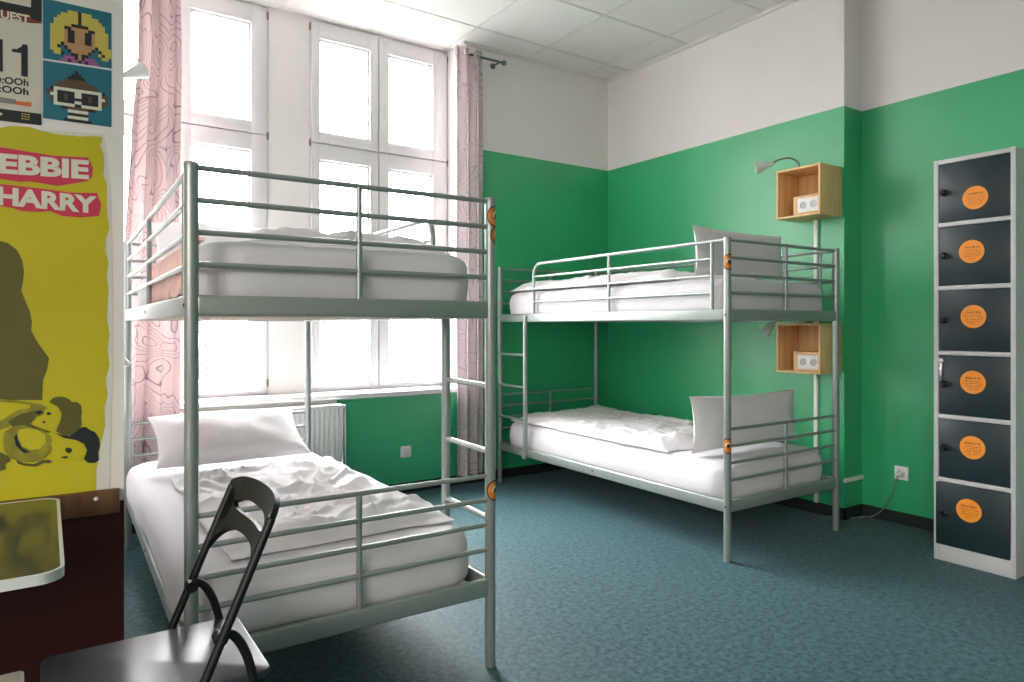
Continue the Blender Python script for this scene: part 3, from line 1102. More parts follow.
# ------------------------------------------------------------------ curtains
def make_curtain(x0, x1, y, z0, z1, waves, amp, mat, label, flare, seed):
    t = thing('curtain', label, 'curtain', ((x0 + x1) / 2, y, z0), 0, 'window curtains')
    bm = B()
    nx, nzz = 90, 60
    w = x1 - x0
    fr, bk = [], []
    for j in range(nzz + 1):
        f = j / nzz
        z = f * (z1 - z0)
        a, b = [], []
        for i in range(nx + 1):
            u = i / nx
            ph = u * waves * 2 * PI + .5 * nz(u * 2, f * 2, seed, 1.5)
            am = amp * (.75 + .35 * nz(u * 3, f * 1.5, seed + 3, 1))
            x = -w / 2 + u * w - flare * (1 - u) * min(1, max(0, 1.35 - 1.6 * f)) + .010 * math.sin(2 * ph) + .012 * nz(f * 3, seed, u, 1) * (1 - f)
            yy = am * math.sin(ph)
            a.append(bm.verts.new((x, yy, z)))
            b.append(bm.verts.new((x, yy + .003, z)))
        fr.append(a); bk.append(b)
    for j in range(nzz):
        for i in range(nx):
            bm.faces.new((fr[j][i], fr[j][i + 1], fr[j + 1][i + 1], fr[j + 1][i]))
            bm.faces.new((bk[j][i], bk[j + 1][i], bk[j + 1][i + 1], bk[j][i + 1]))
        bm.faces.new((fr[j][0], fr[j + 1][0], bk[j + 1][0], bk[j][0]))
        bm.faces.new((fr[j][nx], bk[j][nx], bk[j + 1][nx], fr[j + 1][nx]))
    for i in range(nx):
        bm.faces.new((fr[0][i], bk[0][i], bk[0][i + 1], fr[0][i + 1]))
        bm.faces.new((fr[nzz][i], fr[nzz][i + 1], bk[nzz][i + 1], bk[nzz][i]))
    obj('cloth', bm, mat, t, angle=80)
    zr = z1 - z0 - .05
    for k in range(int(waves * 2)):                                      # eyelets where the cloth crosses the rod
        u = (k + .25 + .25) / (waves * 2)
        x = -w / 2 + u * w
        s = 1 if k % 2 == 0 else -1
        bm = B()
        c = V((x, s * amp * .8 - .004, zr))
        add_tube(bm, arc(c, .022, 0, 2 * PI, 20, (1, 0, 0), (0, 0, 1)), .005, 8, cap=False)
        obj('eyelet', bm, M['chrome'], t)
    return t


make_curtain(-1.555, -1.335, -.105, .085, 3.215, 2.5, .045, M['curtain_r'],
             'pale curtain with a line pattern hanging right of the right window', 0, 1.3)
make_curtain(-3.585, -3.372, -.105, .085, 3.215, 2.5, .050, M['curtain_l'],
             'curtain with a line pattern, its blush a painted light leak, hanging before the left window behind the bunk bed', .13, 6.1)
for x0, x1, lab, end in ((-1.46, -1.165, 'short dark curtain rod with a knob, high in the right window corner', 1), (-3.70, -3.28, 'short curtain rod above the leak-tinted curtain of the left window', -1)):
    t = thing('curtain_rod', lab, 'curtain rod', ((x0 + x1) / 2, -.105, 3.165), 0, 'curtain rods')
    bm = B()
    add_tube(bm, [(-(x1 - x0) / 2, 0, 0), ((x1 - x0) / 2, 0, 0)], .009, 12)
    obj('rod', bm, M['neck'], t)
    for s in (end,):
        bm = B()
        add_lathe(bm, [(0, 0), (.014, .004), (.02, .02), (.014, .036), (0, .04)], (s * (x1 - x0) / 2, 0, 0), (s, 0, 0), 18)
        obj('finial', bm, M['neck'], t)
    bm = B()
    xb = end * ((x1 - x0) / 2 - .015)
    if end > 0:
        add_tube(bm, [(xb, 0, 0), (xb, .05, 0), (xb, .104, 0)], .007, 10)
        add_lathe(bm, [(.022, 0), (.022, .006), (.01, .008)], (xb, .105, 0), (0, -1, 0), 16)
    else:
        add_tube(bm, [(-(x1 - x0) / 2, 0, -.012), (-.34, 0, -.014)], .007, 10)
        add_lathe(bm, [(.022, 0), (.022, .006), (.01, .008)], (-.438, 0, -.014), (1, 0, 0), 16)
        add_tube(bm, [(-.34, 0, -.014), (-.438, 0, -.014)], .007, 10)
    obj('bracket', bm, M['neck'], t)

# ------------------------------------------------------------------ radiator
t = thing('radiator', 'white ribbed radiator under the windows behind the bunk bed', 'radiator', (-2.86, -.08, .12))
RX, RH = .46, .545
bm = B()
for yy in (-.045, .030):
    n = 28
    prof = []
    for i in range(n * 8 + 1):
        x = -RX + .012 + (2 * RX - .024) * i / (n * 8)
        d = .009 * max(-.6, min(.6, math.sin(2 * PI * i / 8))) / .6
        prof.append((x, yy + d))
    lo = [bm.verts.new((x, y, 0)) for x, y in prof]
    hi = [bm.verts.new((x, y, RH - .02)) for x, y in prof]
    lo2 = [bm.verts.new((x, y + .01, 0)) for x, y in prof]
    hi2 = [bm.verts.new((x, y + .01, RH - .02)) for x, y in prof]
    for i in range(len(prof) - 1):
        bm.faces.new((lo[i], lo[i + 1], hi[i + 1], hi[i]))
        bm.faces.new((lo2[i + 1], lo2[i], hi2[i], hi2[i + 1]))
        bm.faces.new((hi[i], hi[i + 1], hi2[i + 1], hi2[i]))
obj('panel', bm, M['radiator'], t, angle=25)
bm = B()
add_box(bm, (-RX, -.056, RH - .022), (RX, .052, RH - .010), .002)
for i in range(50):
    x = -RX + .02 + i * (2 * RX - .04) / 49
    add_box(bm, (x - .003, -.045, RH - .012), (x + .003, .045, RH))
add_box(bm, (-RX, -.056, RH - .012), (RX, -.048, RH), .001)
add_box(bm, (-RX, .044, RH - .012), (RX, .052, RH), .001)
obj('top_grille', bm, M['radiator'], t)
for s in (-1, 1):
    bm = B()
    add_box(bm, (s * RX - .002, -.056, .01), (s * RX + .002, .052, RH - .005), .001)
    obj('side_cover', bm, M['radiator'], t)
bm = B()
for x in (-.3, .3):
    add_box(bm, (x - .015, .05, .1), (x + .015, .079, .45), .002)
obj('wall_bracket', bm, M['radiator'], t)
bm = B()
add_tube(bm, [(.40, -.01, .03), (.40, -.01, -.12)], .011, 12)
obj('pipe', bm, M['radiator'], t)

# ------------------------------------------------------------------ folding chair
SX0, SX1, SY0, SY1, SZ = -4.022, -3.615, -2.955, -2.622, .452
cb = V((-3.80, -2.795, 0))
t = thing('folding_chair', 'black folding chair at the end of the table, its slotted back against the bunk bed', 'chair', cb)
YA, YB = -2.972, -2.608                                                   # the two front-leg tubes


def tubept(z):                                                          # x of the back tubes at height z
    return -3.611 + (z - .80) * .425


bm = B()
x0, x1, y0, y1 = SX0 - cb.x, SX1 - cb.x, SY0 - cb.y, SY1 - cb.y
add_box(bm, (x0, y0, SZ - .016), (x1, y1, SZ), .0)
bmesh.ops.bevel(bm, geom=[e for e in bm.edges if abs(e.verts[0].co.z - e.verts[1].co.z) > .005], offset=.028, segments=6, profile=.5, affect='EDGES')
bmesh.ops.bevel(bm, geom=[e for e in bm.edges if e.calc_face_angle(0) > .9], offset=.004, segments=2, profile=.5, affect='EDGES')
seat_o = obj('seat', bm, M['seat'], t)
bm = B()
for q in ((x0 + .01, y0 + .004, x1 - .02, y0 + .016), (x0 + .01, y1 - .016, x1 - .02, y1 - .004)):
    add_box(bm, (q[0], q[1], SZ - .034), (q[2], q[3], SZ - .014), .003)
obj('seat_frame', bm, M['black'], t)
for yy in (YA, YB):
    bm = B()
    z_top = .775
    pts = [V((tubept(z), yy, z)) - cb for z in (.012, .2, .45, .6, .70, z_top)]
    add_tube(bm, pts, .0115, 14, sx=.8)
    lg = obj('front_leg', bm, M['black'], t)
    bm = B()
    add_lathe(bm, [(.0135, 0), (.0145, .004), (.014, .03), (.0118, .034)], V((tubept(0), yy, 0)) - cb, (.4, 0, 1), 14)
    obj('foot_cap', bm, M['black'], lg)
    yi = yy + (.014 if yy == YA else -.014)
    bm = B()                                                             # rear leg, bent over at its pivot
    pv = V((tubept(.545), yi, .545))
    ctrl = [pv + V((-.006, 0, -.008)), pv + V((.008, 0, .006)), pv + V((.028, 0, -.004)), pv + V((.048, 0, -.040)), pv + V((.064, 0, -.095)), pv + V((.095, 0, -.22)), V((-3.545, yi, .012))]
    sm = []
    for i in range(len(ctrl) - 1):
        p0, p1, p2, p3 = ctrl[max(0, i - 1)], ctrl[i], ctrl[i + 1], ctrl[min(len(ctrl) - 1, i + 2)]
        for k in range(6):
            u = k / 6
            sm.append(.5 * ((2 * p1) + (p2 - p0) * u + (2 * p0 - 5 * p1 + 4 * p2 - p3) * u * u + (3 * p1 - p0 - 3 * p2 + p3) * u ** 3) - cb)
    sm.append(ctrl[-1] - cb)
    add_tube(bm, sm, .0095, 12)
    rl = obj('rear_leg', bm, M['black'], t)
    bm = B()
    add_lathe(bm, [(.0115, 0), (.0125, .004), (.012, .03), (.0098, .034)], V((-3.543, yi, 0)) - cb, (-.15, 0, 1), 14)
    obj('foot_cap', bm, M['black'], rl)
    bm = B()
    s = -1 if yy == YA else 1
    add_lathe(bm, [(.014, -.012), (.014, .012), (.010, .014), (0, .014)], pv - cb, (0, s, 0), 16)
    obj('pivot', bm, M['black'], t)
bm = B()
add_tube(bm, [V((tubept(.10), YA, .10)) - cb, V((tubept(.10), YB, .10)) - cb], .008, 12)
obj('cross_bar', bm, M['black'], t)
# slotted backrest plate: a grid in (s across, h along the slope) with the slot left open
bm = B()
HW = (YB - YA) / 2 + .006
zt_, zb_ = .803, .655


def backpt(s, h, d):                                                    # s -1..1, h height, d thickness offset
    bow = .030 * (1 - s * s)
    x = tubept(h) + bow * 1.0 + d * .92
    return V((x, (YA + YB) / 2 + s * HW, h - d * .39)) - cb


def back_top(s): return zt_ - .018 * abs(s) ** 6
def slot_hi(s): return zt_ - .046 - .012 * abs(s) ** 5
def slot_lo(s): return zt_ - .078 + .004 * abs(s) ** 4
def back_bot(s): return zt_ - .112 - .045 * (abs(s) ** 3.2) - .04 * abs(s) ** 10


N = 48
S0 = .74
strips = []
cols = [-1 + 2 * i / N for i in range(N + 1)]
layer = {}
for d in (0, 1):
    for i, s in enumerate(cols):
        sl = s / S0
        inside = abs(s) <= S0 + 1e-6
        mid = (slot_hi(0) + slot_lo(0)) / 2
        hi_, lo_ = (slot_hi(sl), slot_lo(sl)) if inside else (mid, mid)
        if inside:
            k = max(0, 1 - abs(sl) ** 5) ** .5
            hi_ = mid + (hi_ - mid) * k; lo_ = mid + (lo_ - mid) * k
        for j, h in enumerate((back_top(s), hi_, lo_, back_bot(s))):
            layer[(d, i, j)] = bm.verts.new(backpt(s, h, (d - .5) * .013))
for i in range(N):
    for j0, j1 in ((0, 1), (2, 3)):
        bm.faces.new((layer[0, i, j0], layer[0, i + 1, j0], layer[0, i + 1, j1], layer[0, i, j1]))
        bm.faces.new((layer[1, i, j1], layer[1, i + 1, j1], layer[1, i + 1, j0], layer[1, i, j0]))
    for j in range(4):
        bm.faces.new((layer[0, i, j], layer[0, i + 1, j], layer[1, i + 1, j], layer[1, i, j]))
for i in (0, N):
    for j0, j1 in ((0, 1), (2, 3)):
        bm.faces.new((layer[0, i, j0], layer[0, i, j1], layer[1, i, j1], layer[1, i, j0]))
bmesh.ops.remove_doubles(bm, verts=bm.verts[:], dist=.0004)
obj('backrest', bm, M['black'], t, angle=50)

# ------------------------------------------------------------------ table and stool at the poster wall
TX1, TY0, TY1, TZ = -3.983, -2.945, -2.285, .73
t = thing('table', 'dark glossy table with a pale rounded edge under the yellow poster', 'table', (-4.55, -2.62, 0))
ob = V((-4.55, -2.62, 0))


def rrect(x0, x1, y0, y1, r, n=8):
    pts = []
    for cx, cy, a0 in ((x1 - r, y1 - r, 0), (x0 + r, y1 - r, PI / 2), (x0 + r, y0 + r, PI), (x1 - r, y0 + r, 1.5 * PI)):
        for i in range(n + 1):
            a = a0 + PI / 2 * i / n
            pts.append((cx + r * math.cos(a), cy + r * math.sin(a)))
    return pts


bm = B()
pts = rrect(-5.15 - ob.x, TX1 - .004 - ob.x, TY0 + .004 - ob.y, TY1 - .004 - ob.y, .040)
add_poly(bm, [(x, y, TZ - .018) for x, y in pts], (0, 0, 1), .0175)
obj('tabletop', bm, M['table_top'], t)
bm = B()
o_ = rrect(-5.155 - ob.x, TX1 - ob.x, TY0 - ob.y, TY1 - ob.y, .044)
i_ = rrect(-5.148 - ob.x, TX1 - .007 - ob.x, TY0 + .007 - ob.y, TY1 - .007 - ob.y, .037)
vo = [[bm.verts.new((x, y, z)) for x, y in o_] for z in (TZ - .019, TZ)]
vi = [[bm.verts.new((x, y, z)) for x, y in i_] for z in (TZ - .019, TZ)]
n = len(o_)
for k in range(n):
    q = (k + 1) % n
    bm.faces.new((vo[0][k], vo[0][q], vo[1][q], vo[1][k]))
    bm.faces.new((vo[1][k], vo[1][q], vi[1][q], vi[1][k]))
    bm.faces.new((vi[1][k], vi[1][q], vi[0][q], vi[0][k]))
    bm.faces.new((vi[0][k], vi[0][q], vo[0][q], vo[0][k]))
obj('edge_band', bm, M['table_edge'], t)
bm = B()
add_lathe(bm, [(.04, .03), (.035, .05), (.035, .69), (.12, .704), (.12, .711)], (-.1, 0, 0), (0, 0, 1), 24)
obj('pedestal', bm, M['chrome'], t)
bm = B()
add_lathe(bm, [(.25, 0), (.25, .012), (.05, .03)], (-.1, 0, 0), (0, 0, 1), 36)
obj('foot', bm, M['chrome'], t)

t = thing('stool', 'pale stool pushed under the table, its corner showing at the lower left', 'stool', (-4.225, -2.83, 0))
bm = B()
add_box(bm, (-.175, -.17, .422), (.175, .17, .452), .008, 3)
obj('seat', bm, M['stool'], t)
for sx in (-1, 1):
    for sy in (-1, 1):
        bm = B()
        add_tube(bm, [(sx * .14, sy * .135, .425), (sx * .165, sy * .16, 0)], [.015, .012], 12)
        obj('leg', bm, M['stool'], t)


# ------------------------------------------------------------------ posters
YP = PY - .0006


def pw(px, py, lift=0):
    return aty(px, py, YP - lift)


def flat(bm, pxpts, lift, thick=.0004, mi=0):
    add_poly(bm, [pw(a, b, lift) for a, b in pxpts], (0, -1, 0), thick, mi)


def text(name, s, box, lift, mat, parent, bold=.02, shear=0.):
    """letters as a thin mesh; box = corner points (top left, top right, bottom left) in the picture"""
    cu = bpy.data.curves.new(name, 'FONT')
    cu.body = s
    cu.offset = bold
    cu.resolution_u = 4
    cu.shear = shear
    cu.extrude = .0
    to = bpy.data.objects.new(name, cu)
    COL.objects.link(to)
    dg = bpy.context.evaluated_depsgraph_get()
    me = bpy.data.meshes.new_from_object(to.evaluated_get(dg))
    bpy.data.objects.remove(to)
    bpy.data.curves.remove(cu)
    xs_ = [v.co.x for v in me.vertices]; ys_ = [v.co.y for v in me.vertices]
    xa, xb, ya, yb = min(xs_), max(xs_), min(ys_), max(ys_)
    tl, tr_, bl = [pw(a, b, lift) for a, b in box]
    for v in me.vertices:
        u = (v.co.x - xa) / (xb - xa); w = (yb - v.co.y) / (yb - ya)
        v.co = tl + (tr_ - tl) * u + (bl - tl) * w
    me.materials.append(mat)
    o = bpy.data.objects.new(name, me)
    COL.objects.link(o)
    o.parent = parent
    return o


def poster_root(name, label, cat):
    return thing(name, label, cat)


# yellow torn poster
t = poster_root('poster', 'large torn yellow poster with pink lettering on the partition above the table', 'poster')
random.seed(4)
edge = []
y = 137
x = 102.5
bound = [(103, 137), (101, 146), (104, 155), (105, 165), (104, 175), (107, 185), (106, 200), (107, 215), (109, 228), (106, 240), (105, 250), (109, 262), (107, 275), (109, 290), (108, 305), (106, 318), (109, 335), (107, 350), (109, 365), (106, 380), (108, 395), (104, 408), (105, 425), (101, 440), (98, 455), (97, 470), (96, 492)]
wob = [(a + random.uniform(-.8, .8), b) for a, b in bound]
topedge = [(-60, 127), (-30, 129), (0, 128), (8, 126), (20, 126), (32, 127.5), (42, 131), (55, 134), (66, 135), (80, 136.5), (92, 136)]
bm = B()
flat(bm, [(-62, 124), (60, 131), (104, 134), (106, 150), (109, 170), (111, 200), (112, 250), (113, 320), (113, 380), (111, 430), (110, 492), (-62, 511)], 0)
obj('backing_paper', bm, M['white_paper'], t, smooth=False)
bm = B()
flat(bm, topedge + wob + [(-60, 510)], .0006)
obj('yellow_print', bm, M['yellow'], t, smooth=False)
bm = B()
flat(bm, [(-55, 140), (0, 147), (30, 152), (56, 156), (88, 157.5), (93, 168), (92, 177), (88, 181), (70, 184), (58, 186), (30, 181.5), (20, 182), (0, 179), (-55, 170)], .0012)
obj('banner', bm, M['pink'], t, smooth=False)
bm = B()
flat(bm, [(-40, 176), (0, 184), (45, 189), (70, 192.5), (97, 193), (101, 205), (99, 216), (80, 217.5), (62, 216), (50, 211), (38, 212), (22, 211), (12, 208), (0, 206), (-40, 200)], .0018)
obj('banner', bm, M['pink'], t, smooth=False)
text('lettering', 'DEBBIE', ((-33, 150.5), (89, 160.5), (-33, 171)), .0026, M['cream'], t, .045)
text('lettering', 'HARRY', ((-3, 186), (97, 196.5), (-3, 204.5)), .0028, M['cream'], t, .045)
bm = B()                                                                # dark profile on the left
flat(bm, [(-50, 240), (0, 241), (8, 243), (17, 250), (22, 260), (24, 270), (23, 283), (21, 290), (25, 300), (30, 312), (32, 322), (31, 330), (36, 340), (43, 350), (49, 358), (47, 370), (43, 380), (42, 400), (-50, 400)], .0012)
obj('profile_print', bm, M['olive'], t, smooth=False)


def ell(cx, cy, rx, ry, n=22, a=0., wb=0.):
    res = []
    for i in range(n):
        th = 2 * PI * i / n
        w_ = 1 + wb * random.uniform(-1, 1)
        ex, ey = rx * math.cos(th) * w_, ry * math.sin(th) * w_
        res.append((cx + ex * math.cos(a) - ey * math.sin(a), cy + ex * math.sin(a) + ey * math.cos(a)))
    return res


fig = []
for nm, mat, pl, lf in (
        ('figure_hair_print', 'olive', [(49, 402), (53, 398), (58, 396.5), (64, 397), (69, 399), (72, 402), (77, 402), (81, 405), (82, 411), (81, 418), (82, 424), (79, 431), (73, 435), (66, 436), (60, 434), (56, 431), (60, 422), (62, 414), (58, 407)], .0012),
        ('figure_hair_print', 'ink', [(54, 433), (62, 435), (70, 436), (78, 430), (82, 427), (86, 427), (90, 430), (95, 432), (99, 438), (100, 446), (98, 452), (99, 460), (95, 463), (88, 463), (84, 459), (87, 450), (84, 444), (76, 440), (64, 438)], .0016),
        ('figure_print', 'olive_mid', [(-40, 402), (0, 399), (14, 400), (28, 402), (40, 404), (48, 408), (46, 414), (34, 417), (22, 421), (10, 426), (0, 430), (-40, 436)], .0020),
        ('figure_print', 'yellow', [(-40, 406), (0, 402), (16, 403), (30, 405), (30, 408), (18, 410), (8, 416), (0, 421), (-40, 426)], .0022),
        ('figure_print', 'olive', [(8, 422), (20, 414), (34, 411), (36, 416), (30, 424), (40, 428), (52, 432), (40, 434), (26, 430), (14, 428)], .0024),
        ('figure_print', 'yellow', [(45, 410), (50, 407.5), (56, 408), (60, 412), (61, 419), (58, 425), (53, 429), (47, 428), (43, 425), (40, 423.5), (42, 420), (41, 417), (43.5, 415)], .0026),
        ('figure_print', 'olive_mid', [(4, 432), (14, 426), (24, 425), (34, 428), (44, 431), (50, 436), (52, 444), (50, 452), (44, 458), (34, 462), (22, 462), (10, 458), (4, 450), (3, 440)], .0030),
        ('figure_print', 'yellow', [(18, 430), (28, 428), (38, 430), (45, 435), (46, 443), (40, 449), (30, 450), (22, 446), (18, 438)], .0034),
        ('figure_print', 'olive', [(-40, 450), (0, 452), (8, 456), (10, 461), (4, 464), (6, 469), (0, 471), (-8, 468), (-40, 472)], .0028),
        ('figure_print', 'olive', [(16, 460), (24, 463), (34, 464), (42, 460), (48, 459.5), (52, 461), (50, 463), (44, 463), (36, 466.5), (26, 466), (18, 464)], .0036),
        ('figure_print', 'yellow', [(50, 443), (55, 439.5), (64, 439), (74, 440.5), (82, 444), (87, 450), (85, 456), (78, 460), (68, 461), (60, 460.5), (54, 457), (51, 453), (53, 449)], .0032)):
    bm = B(); flat(bm, pl, lf)
    obj(nm, bm, M[mat], t, smooth=False)
bm = B()
for pl in ([(46.5, 412.8), (49, 412), (51.5, 413.5), (50, 415), (47, 414.8)], [(41.5, 421.5), (45, 421), (46, 422.5), (43, 423.2)],
           [(65, 449), (68, 447.5), (71.5, 448.5), (72, 451.5), (69, 453.5), (66, 452)], [(60, 457.5), (66, 456), (69, 457), (65, 458.6)],
           [(34, 412), (40, 410), (43, 412), (38, 415)], [(14, 437), (17, 434), (18, 440), (22, 448), (30, 452), (24, 453), (16, 446)]):
    flat(bm, pl, .0040)
obj('feature_print', bm, M['ink'], t, smooth=False)

# programme poster with the date
t = poster_root('poster', 'white programme poster with a large black date, cut by the left edge', 'poster')
bm = B(); flat(bm, [(-70, -60), (42, -38), (41.5, 125.5), (-70, 113)], 0)
obj('sheet', bm, M['paper'], t, smooth=False)
bm = B()
flat(bm, [(31, -40), (41.8, -38), (41.5, 22), (31, 19)], .0008)
flat(bm, [(-70, -14), (31, 7.5), (31, 15), (-70, -3)], .0008)
obj('header_bar', bm, M['ink'], t, smooth=False)
bm = B()
flat(bm, [(-70, -6), (31, 13), (41.5, 20.5), (41.5, 23.5), (30, 23), (-70, 6)], .0005)
obj('red_band', bm, M['redink'], t, smooth=False)
text('lettering', 'GUEST', ((-9, 7.5), (29.5, 15.5), (-9, 16)), .0016, M['cream'], t, .03)
for dx, dy in ((-25, -5.4), (0, 0)):
    bm = B()
    flat(bm, [(21.2 + dx, 46.5 + dy), (23 + dx, 44 + dy), (27.8 + dx, 45 + dy), (27.8 + dx, 77.3 + dy), (21.2 + dx, 75.8 + dy), (21.2 + dx, 53.2 + dy), (12 + dx, 51.8 + dy), (12 + dx, 48.8 + dy), (17 + dx, 49 + dy)], .0008)
    obj('numeral', bm, M['ink'], t, smooth=False)
text('lettering', '1O:OOh', ((-12, 74.5), (28.5, 79.3), (-12, 81.8)), .0008, M['ink'], t, .028)
text('lettering', '18:OOh', ((-12, 83.3), (28.5, 88.3), (-12, 90.6)), .0008, M['ink'], t, .028)
bm = B(); flat(bm, [(-20, 94), (16, 99.5), (16, 104.5), (-20, 100)], .0008)
obj('logo_strip', bm, M['grey_ink'], t, smooth=False)
bm = B(); flat(bm, [(16, 101), (31.5, 102.5), (31, 107), (16, 104.5)], .0008)
obj('logo_strip', bm, M['orange_print'], t, smooth=False)
bm = B(); flat(bm, [(-70, 99), (0, 108.5), (41.5, 114), (41.5, 125.5), (-70, 112)], .0008)
obj('footer_bar', bm, M['ink'], t, smooth=False)
bm = B()
for i in range(3):
    for j in range(3):
        flat(bm, [(21.5 + 3 * i, 113.2 + 2.4 * j + .4 * i), (23.5 + 3 * i, 113.5 + 2.4 * j + .4 * i), (23.5 + 3 * i, 114.6 + 2.4 * j + .4 * i), (21.5 + 3 * i, 114.3 + 2.4 * j + .4 * i)], .0014)
obj('footer_mark', bm, M['blond'], t, smooth=False)
bm = B(); flat(bm, ell(0, 114, 2.4, 1.4), .0014)
obj('footer_mark', bm, M['paper'], t, smooth=False)


def pixel_card(name, label, tl, tr_, bl, br, grid, pal):
    t = poster_root(name, label, 'picture')
    t['group'] = 'pixel portrait cards'
    bm = B()
    flat(bm, [tl, tr_, br, bl], 0)
    obj('card', bm, M['teal'], t, smooth=False)
    rows, cols_ = len(grid), len(grid[0])
    a, b, c, d_ = pw(*tl), pw(*tr_), pw(*bl), pw(*br)
    for ch, (nm, mat) in pal.items():
        bm = B()
        got = False
        for j, row in enumerate(grid):
            i = 0
            while i < cols_:
                if row[i] == ch:
                    k = i
                    while k < cols_ and row[k] == ch: k += 1
                    q = []
                    for (u, v) in ((i, j), (k, j), (k, j + 1), (i, j + 1)):
                        uu, vv = u / cols_, v / rows
                        q.append(a * (1 - uu) * (1 - vv) + b * uu * (1 - vv) + c * (1 - uu) * vv + d_ * uu * vv + V((0, -.0006, 0)))
                    add_poly(bm, q, (0, -1, 0), .0004)
                    got = True
                    i = k
                else: i += 1
        if got: obj(nm, bm, M[mat], t, smooth=False)
        else: bm.free()


G1 = ["....................",
      "....................",
      ".......YYYkYYY......",
      ".....YYYYYkYYYYY....",
      "....YYYYYYkYYYYYY...",
      "...YYYYYYYkYYYYYYY..",
      "...YYYYYkkkkkYYYYY..",
      "..YYYYkkSSSSSkkYYYY.",
      "..YYYYSkkSSSkkSYYYY.",
      "..YYYYSkkSSSkkSYYYY.",
      "..YYYYSkkSSSkkSYYYY.",
      "..YYYYSkkSSSkkSYYYY.",
      "..YYYkSSSSSSSSSkYYYY",
      "..YYk.kSSSSSSSk.kYYY",
      "..YYY..kSSSSSk..YkYY",
      "...YYk..kkSkk....YY.",
      "......MMMkSkMMM.....",
      ".....MMkMMkMkMMM...."]
G2 = ["....................",
      "....................",
      ".........k..........",
      "........kkk.........",
      ".......kkkkk........",
      "......BBBBBBB.......",
      "....BBBBBBBBBBB.....",
      "...BBBBBBBBBBBBB....",
      "..kWWWWWWWWWWWWWWk..",
      ".BBWkkkkkWWkkkkkWBB.",
      ".BWWkkBkkWWkkBkkWWB.",
      "..BWkkBkkkkkkBkkWBB.",
      "..BWkkkkkWWkkkkkWB..",
      "...WWWWWWkkWWWWWW...",
      ".....kkBBBBBBkk.....",
      ".......WWWWWW.......",
      ".......kkkkkk.......",
      ".......WWWWWW.......",
      "......kkkkkkkk......"]
pixel_card('picture_card', 'teal card with a pixel portrait of a blond figure, top of the pair', (43, -2), (111.5, 13.3), (43, 58.3), (111.5, 68.6), G1,
           {'Y': ('hair_print', 'blond'), 'k': ('outline_print', 'ink'), 'S': ('face_print', 'skin'), 'M': ('shirt_print', 'mauve')})
pixel_card('picture_card', 'teal card with a pixel portrait wearing white glasses, bottom of the pair', (43, 60.2), (111.5, 70.6), (43, 118), (111.5, 127.2), G2,
           {'k': ('outline_print', 'ink'), 'B': ('hair_print', 'brown'), 'W': ('glasses_print', 'cream')})

# ------------------------------------------------------------------ bare tree outside the left window
t = thing('tree', 'bare pale tree outside the left window', 'tree', (-.9, 7.5, -3.2))
bm = B()
random.seed(11)


def branch(p, d, ln, r, depth):
    pts = [p]
    q = p.copy(); dd = d.copy()
    for i in range(5):
        dd = (dd + V((random.uniform(-.16, .16), random.uniform(-.16, .16), random.uniform(-.02, .12)))).normalized()
        q = q + dd * ln / 5
        pts.append(q.copy())
    add_tube(bm, pts, [r * (1 - .55 * i / 5) for i in range(6)], 7)
    if depth:
        for k in range(3 if depth > 1 else 2):
            i = random.randint(2, 5)
            a = random.uniform(0, 2 * PI)
            nd = (dd + V((math.cos(a) * .75, math.sin(a) * .5, random.uniform(.1, .5)))).normalized()
            branch(pts[i].copy(), nd, ln * .66, r * .5, depth - 1)


branch(V((0, 0, 0)), V((0, 0, 1)), 3.6, .13, 4)
obj('trunk', bm, M['bark'], t)

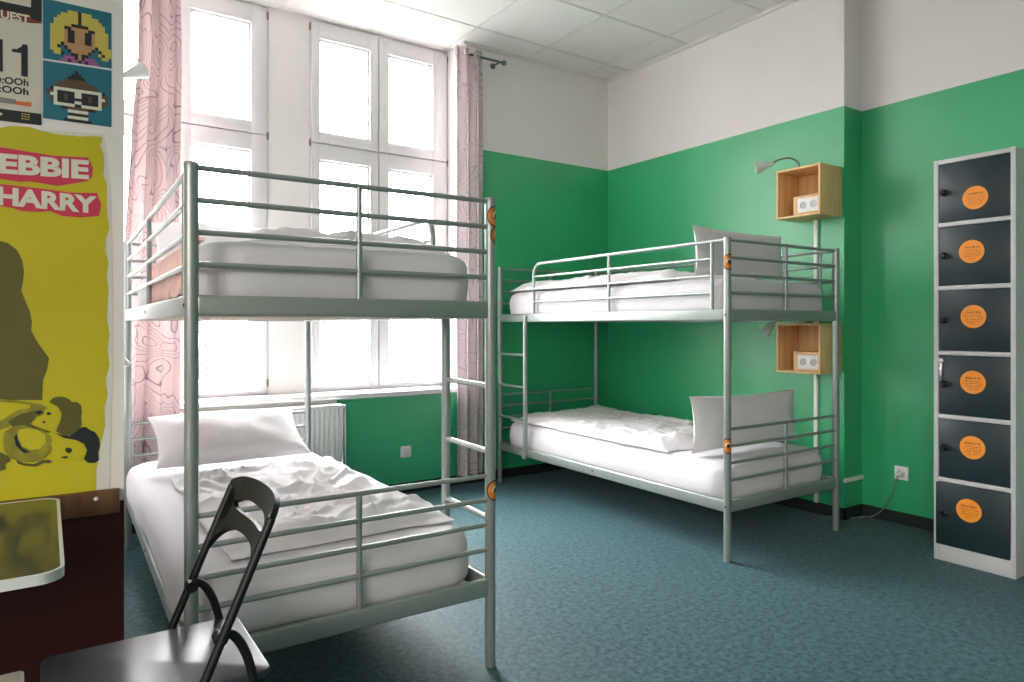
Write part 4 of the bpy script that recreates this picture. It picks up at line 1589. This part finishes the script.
# ------------------------------------------------------------------ daylight
w = bpy.data.worlds.new('sky')
sc.world = w
w.use_nodes = True
bg = w.node_tree.nodes['Background']
bg.inputs['Color'].default_value = (1.0, .975, .975, 1)
bg.inputs['Strength'].default_value = 34.0
wt = w.node_tree
tcw = wt.nodes.new('ShaderNodeTexCoord')
sep = wt.nodes.new('ShaderNodeSeparateXYZ')
rmp = wt.nodes.new('ShaderNodeValToRGB')                                  # overcast sky: brighter overhead, ground darker
mapz = wt.nodes.new('ShaderNodeMapRange')
mapz.inputs['From Min'].default_value = -1
mapz.inputs['From Max'].default_value = 1
els = rmp.color_ramp.elements
els[0].position = .40; els[0].color = (.11, .107, .105, 1)
els[1].position = .85; els[1].color = (1.35, 1.33, 1.33, 1)
e = els.new(.5); e.color = (.30, .293, .293, 1)
wt.links.new(tcw.outputs['Generated'], sep.inputs[0])
wt.links.new(sep.outputs['Z'], mapz.inputs['Value'])
wt.links.new(mapz.outputs[0], rmp.inputs['Fac'])
wt.links.new(rmp.outputs['Color'], bg.inputs['Color'])


def portal(name, loc, rot, sx, sy):
    li = bpy.data.lights.new(name, 'AREA')
    li.shape = 'RECTANGLE'; li.size = sx; li.size_y = sy
    li.cycles.is_portal = True
    o = bpy.data.objects.new(name, li)
    COL.objects.link(o)
    o.location = loc; o.rotation_euler = rot
    o['kind'] = 'helper'
    return o


for xm in (-3.332, -1.98):
    portal('window_daylight', (xm, .53, 2.0), (-PI / 2, 0, 0), 1.08, 2.58)
portal('fill_window_portal', (ROOMX0 - .32, (SW[0] + SW[1]) / 2, (SW[2] + SW[3]) / 2), (0, -PI / 2, 0), SW[3] - SW[2], SW[1] - SW[0])  # portal of the added fill window

# ------------------------------------------------------------------ camera
cam = bpy.data.cameras.new('camera')
co = bpy.data.objects.new('camera', cam)
COL.objects.link(co)
co.location = (CX, CY, EYE)
co.rotation_euler = (PI / 2, 0, -YAW)
cam.sensor_width = 36
cam.lens = F / 1024 * 36
cam.shift_y = -(341 - HY) / 1024
cam.clip_start = .05
sc.camera = co

sc.view_settings.view_transform = 'Standard'
sc.view_settings.look = 'None'
sc.view_settings.exposure = 0.58
sc.view_settings.gamma = 1
sc.view_settings.use_curve_mapping = False
sc.cycles.max_bounces = 10
sc.cycles.diffuse_bounces = 6
sc.cycles.transparent_max_bounces = 12
sc.cycles.use_denoising = True
bpy.context.view_layer.update()
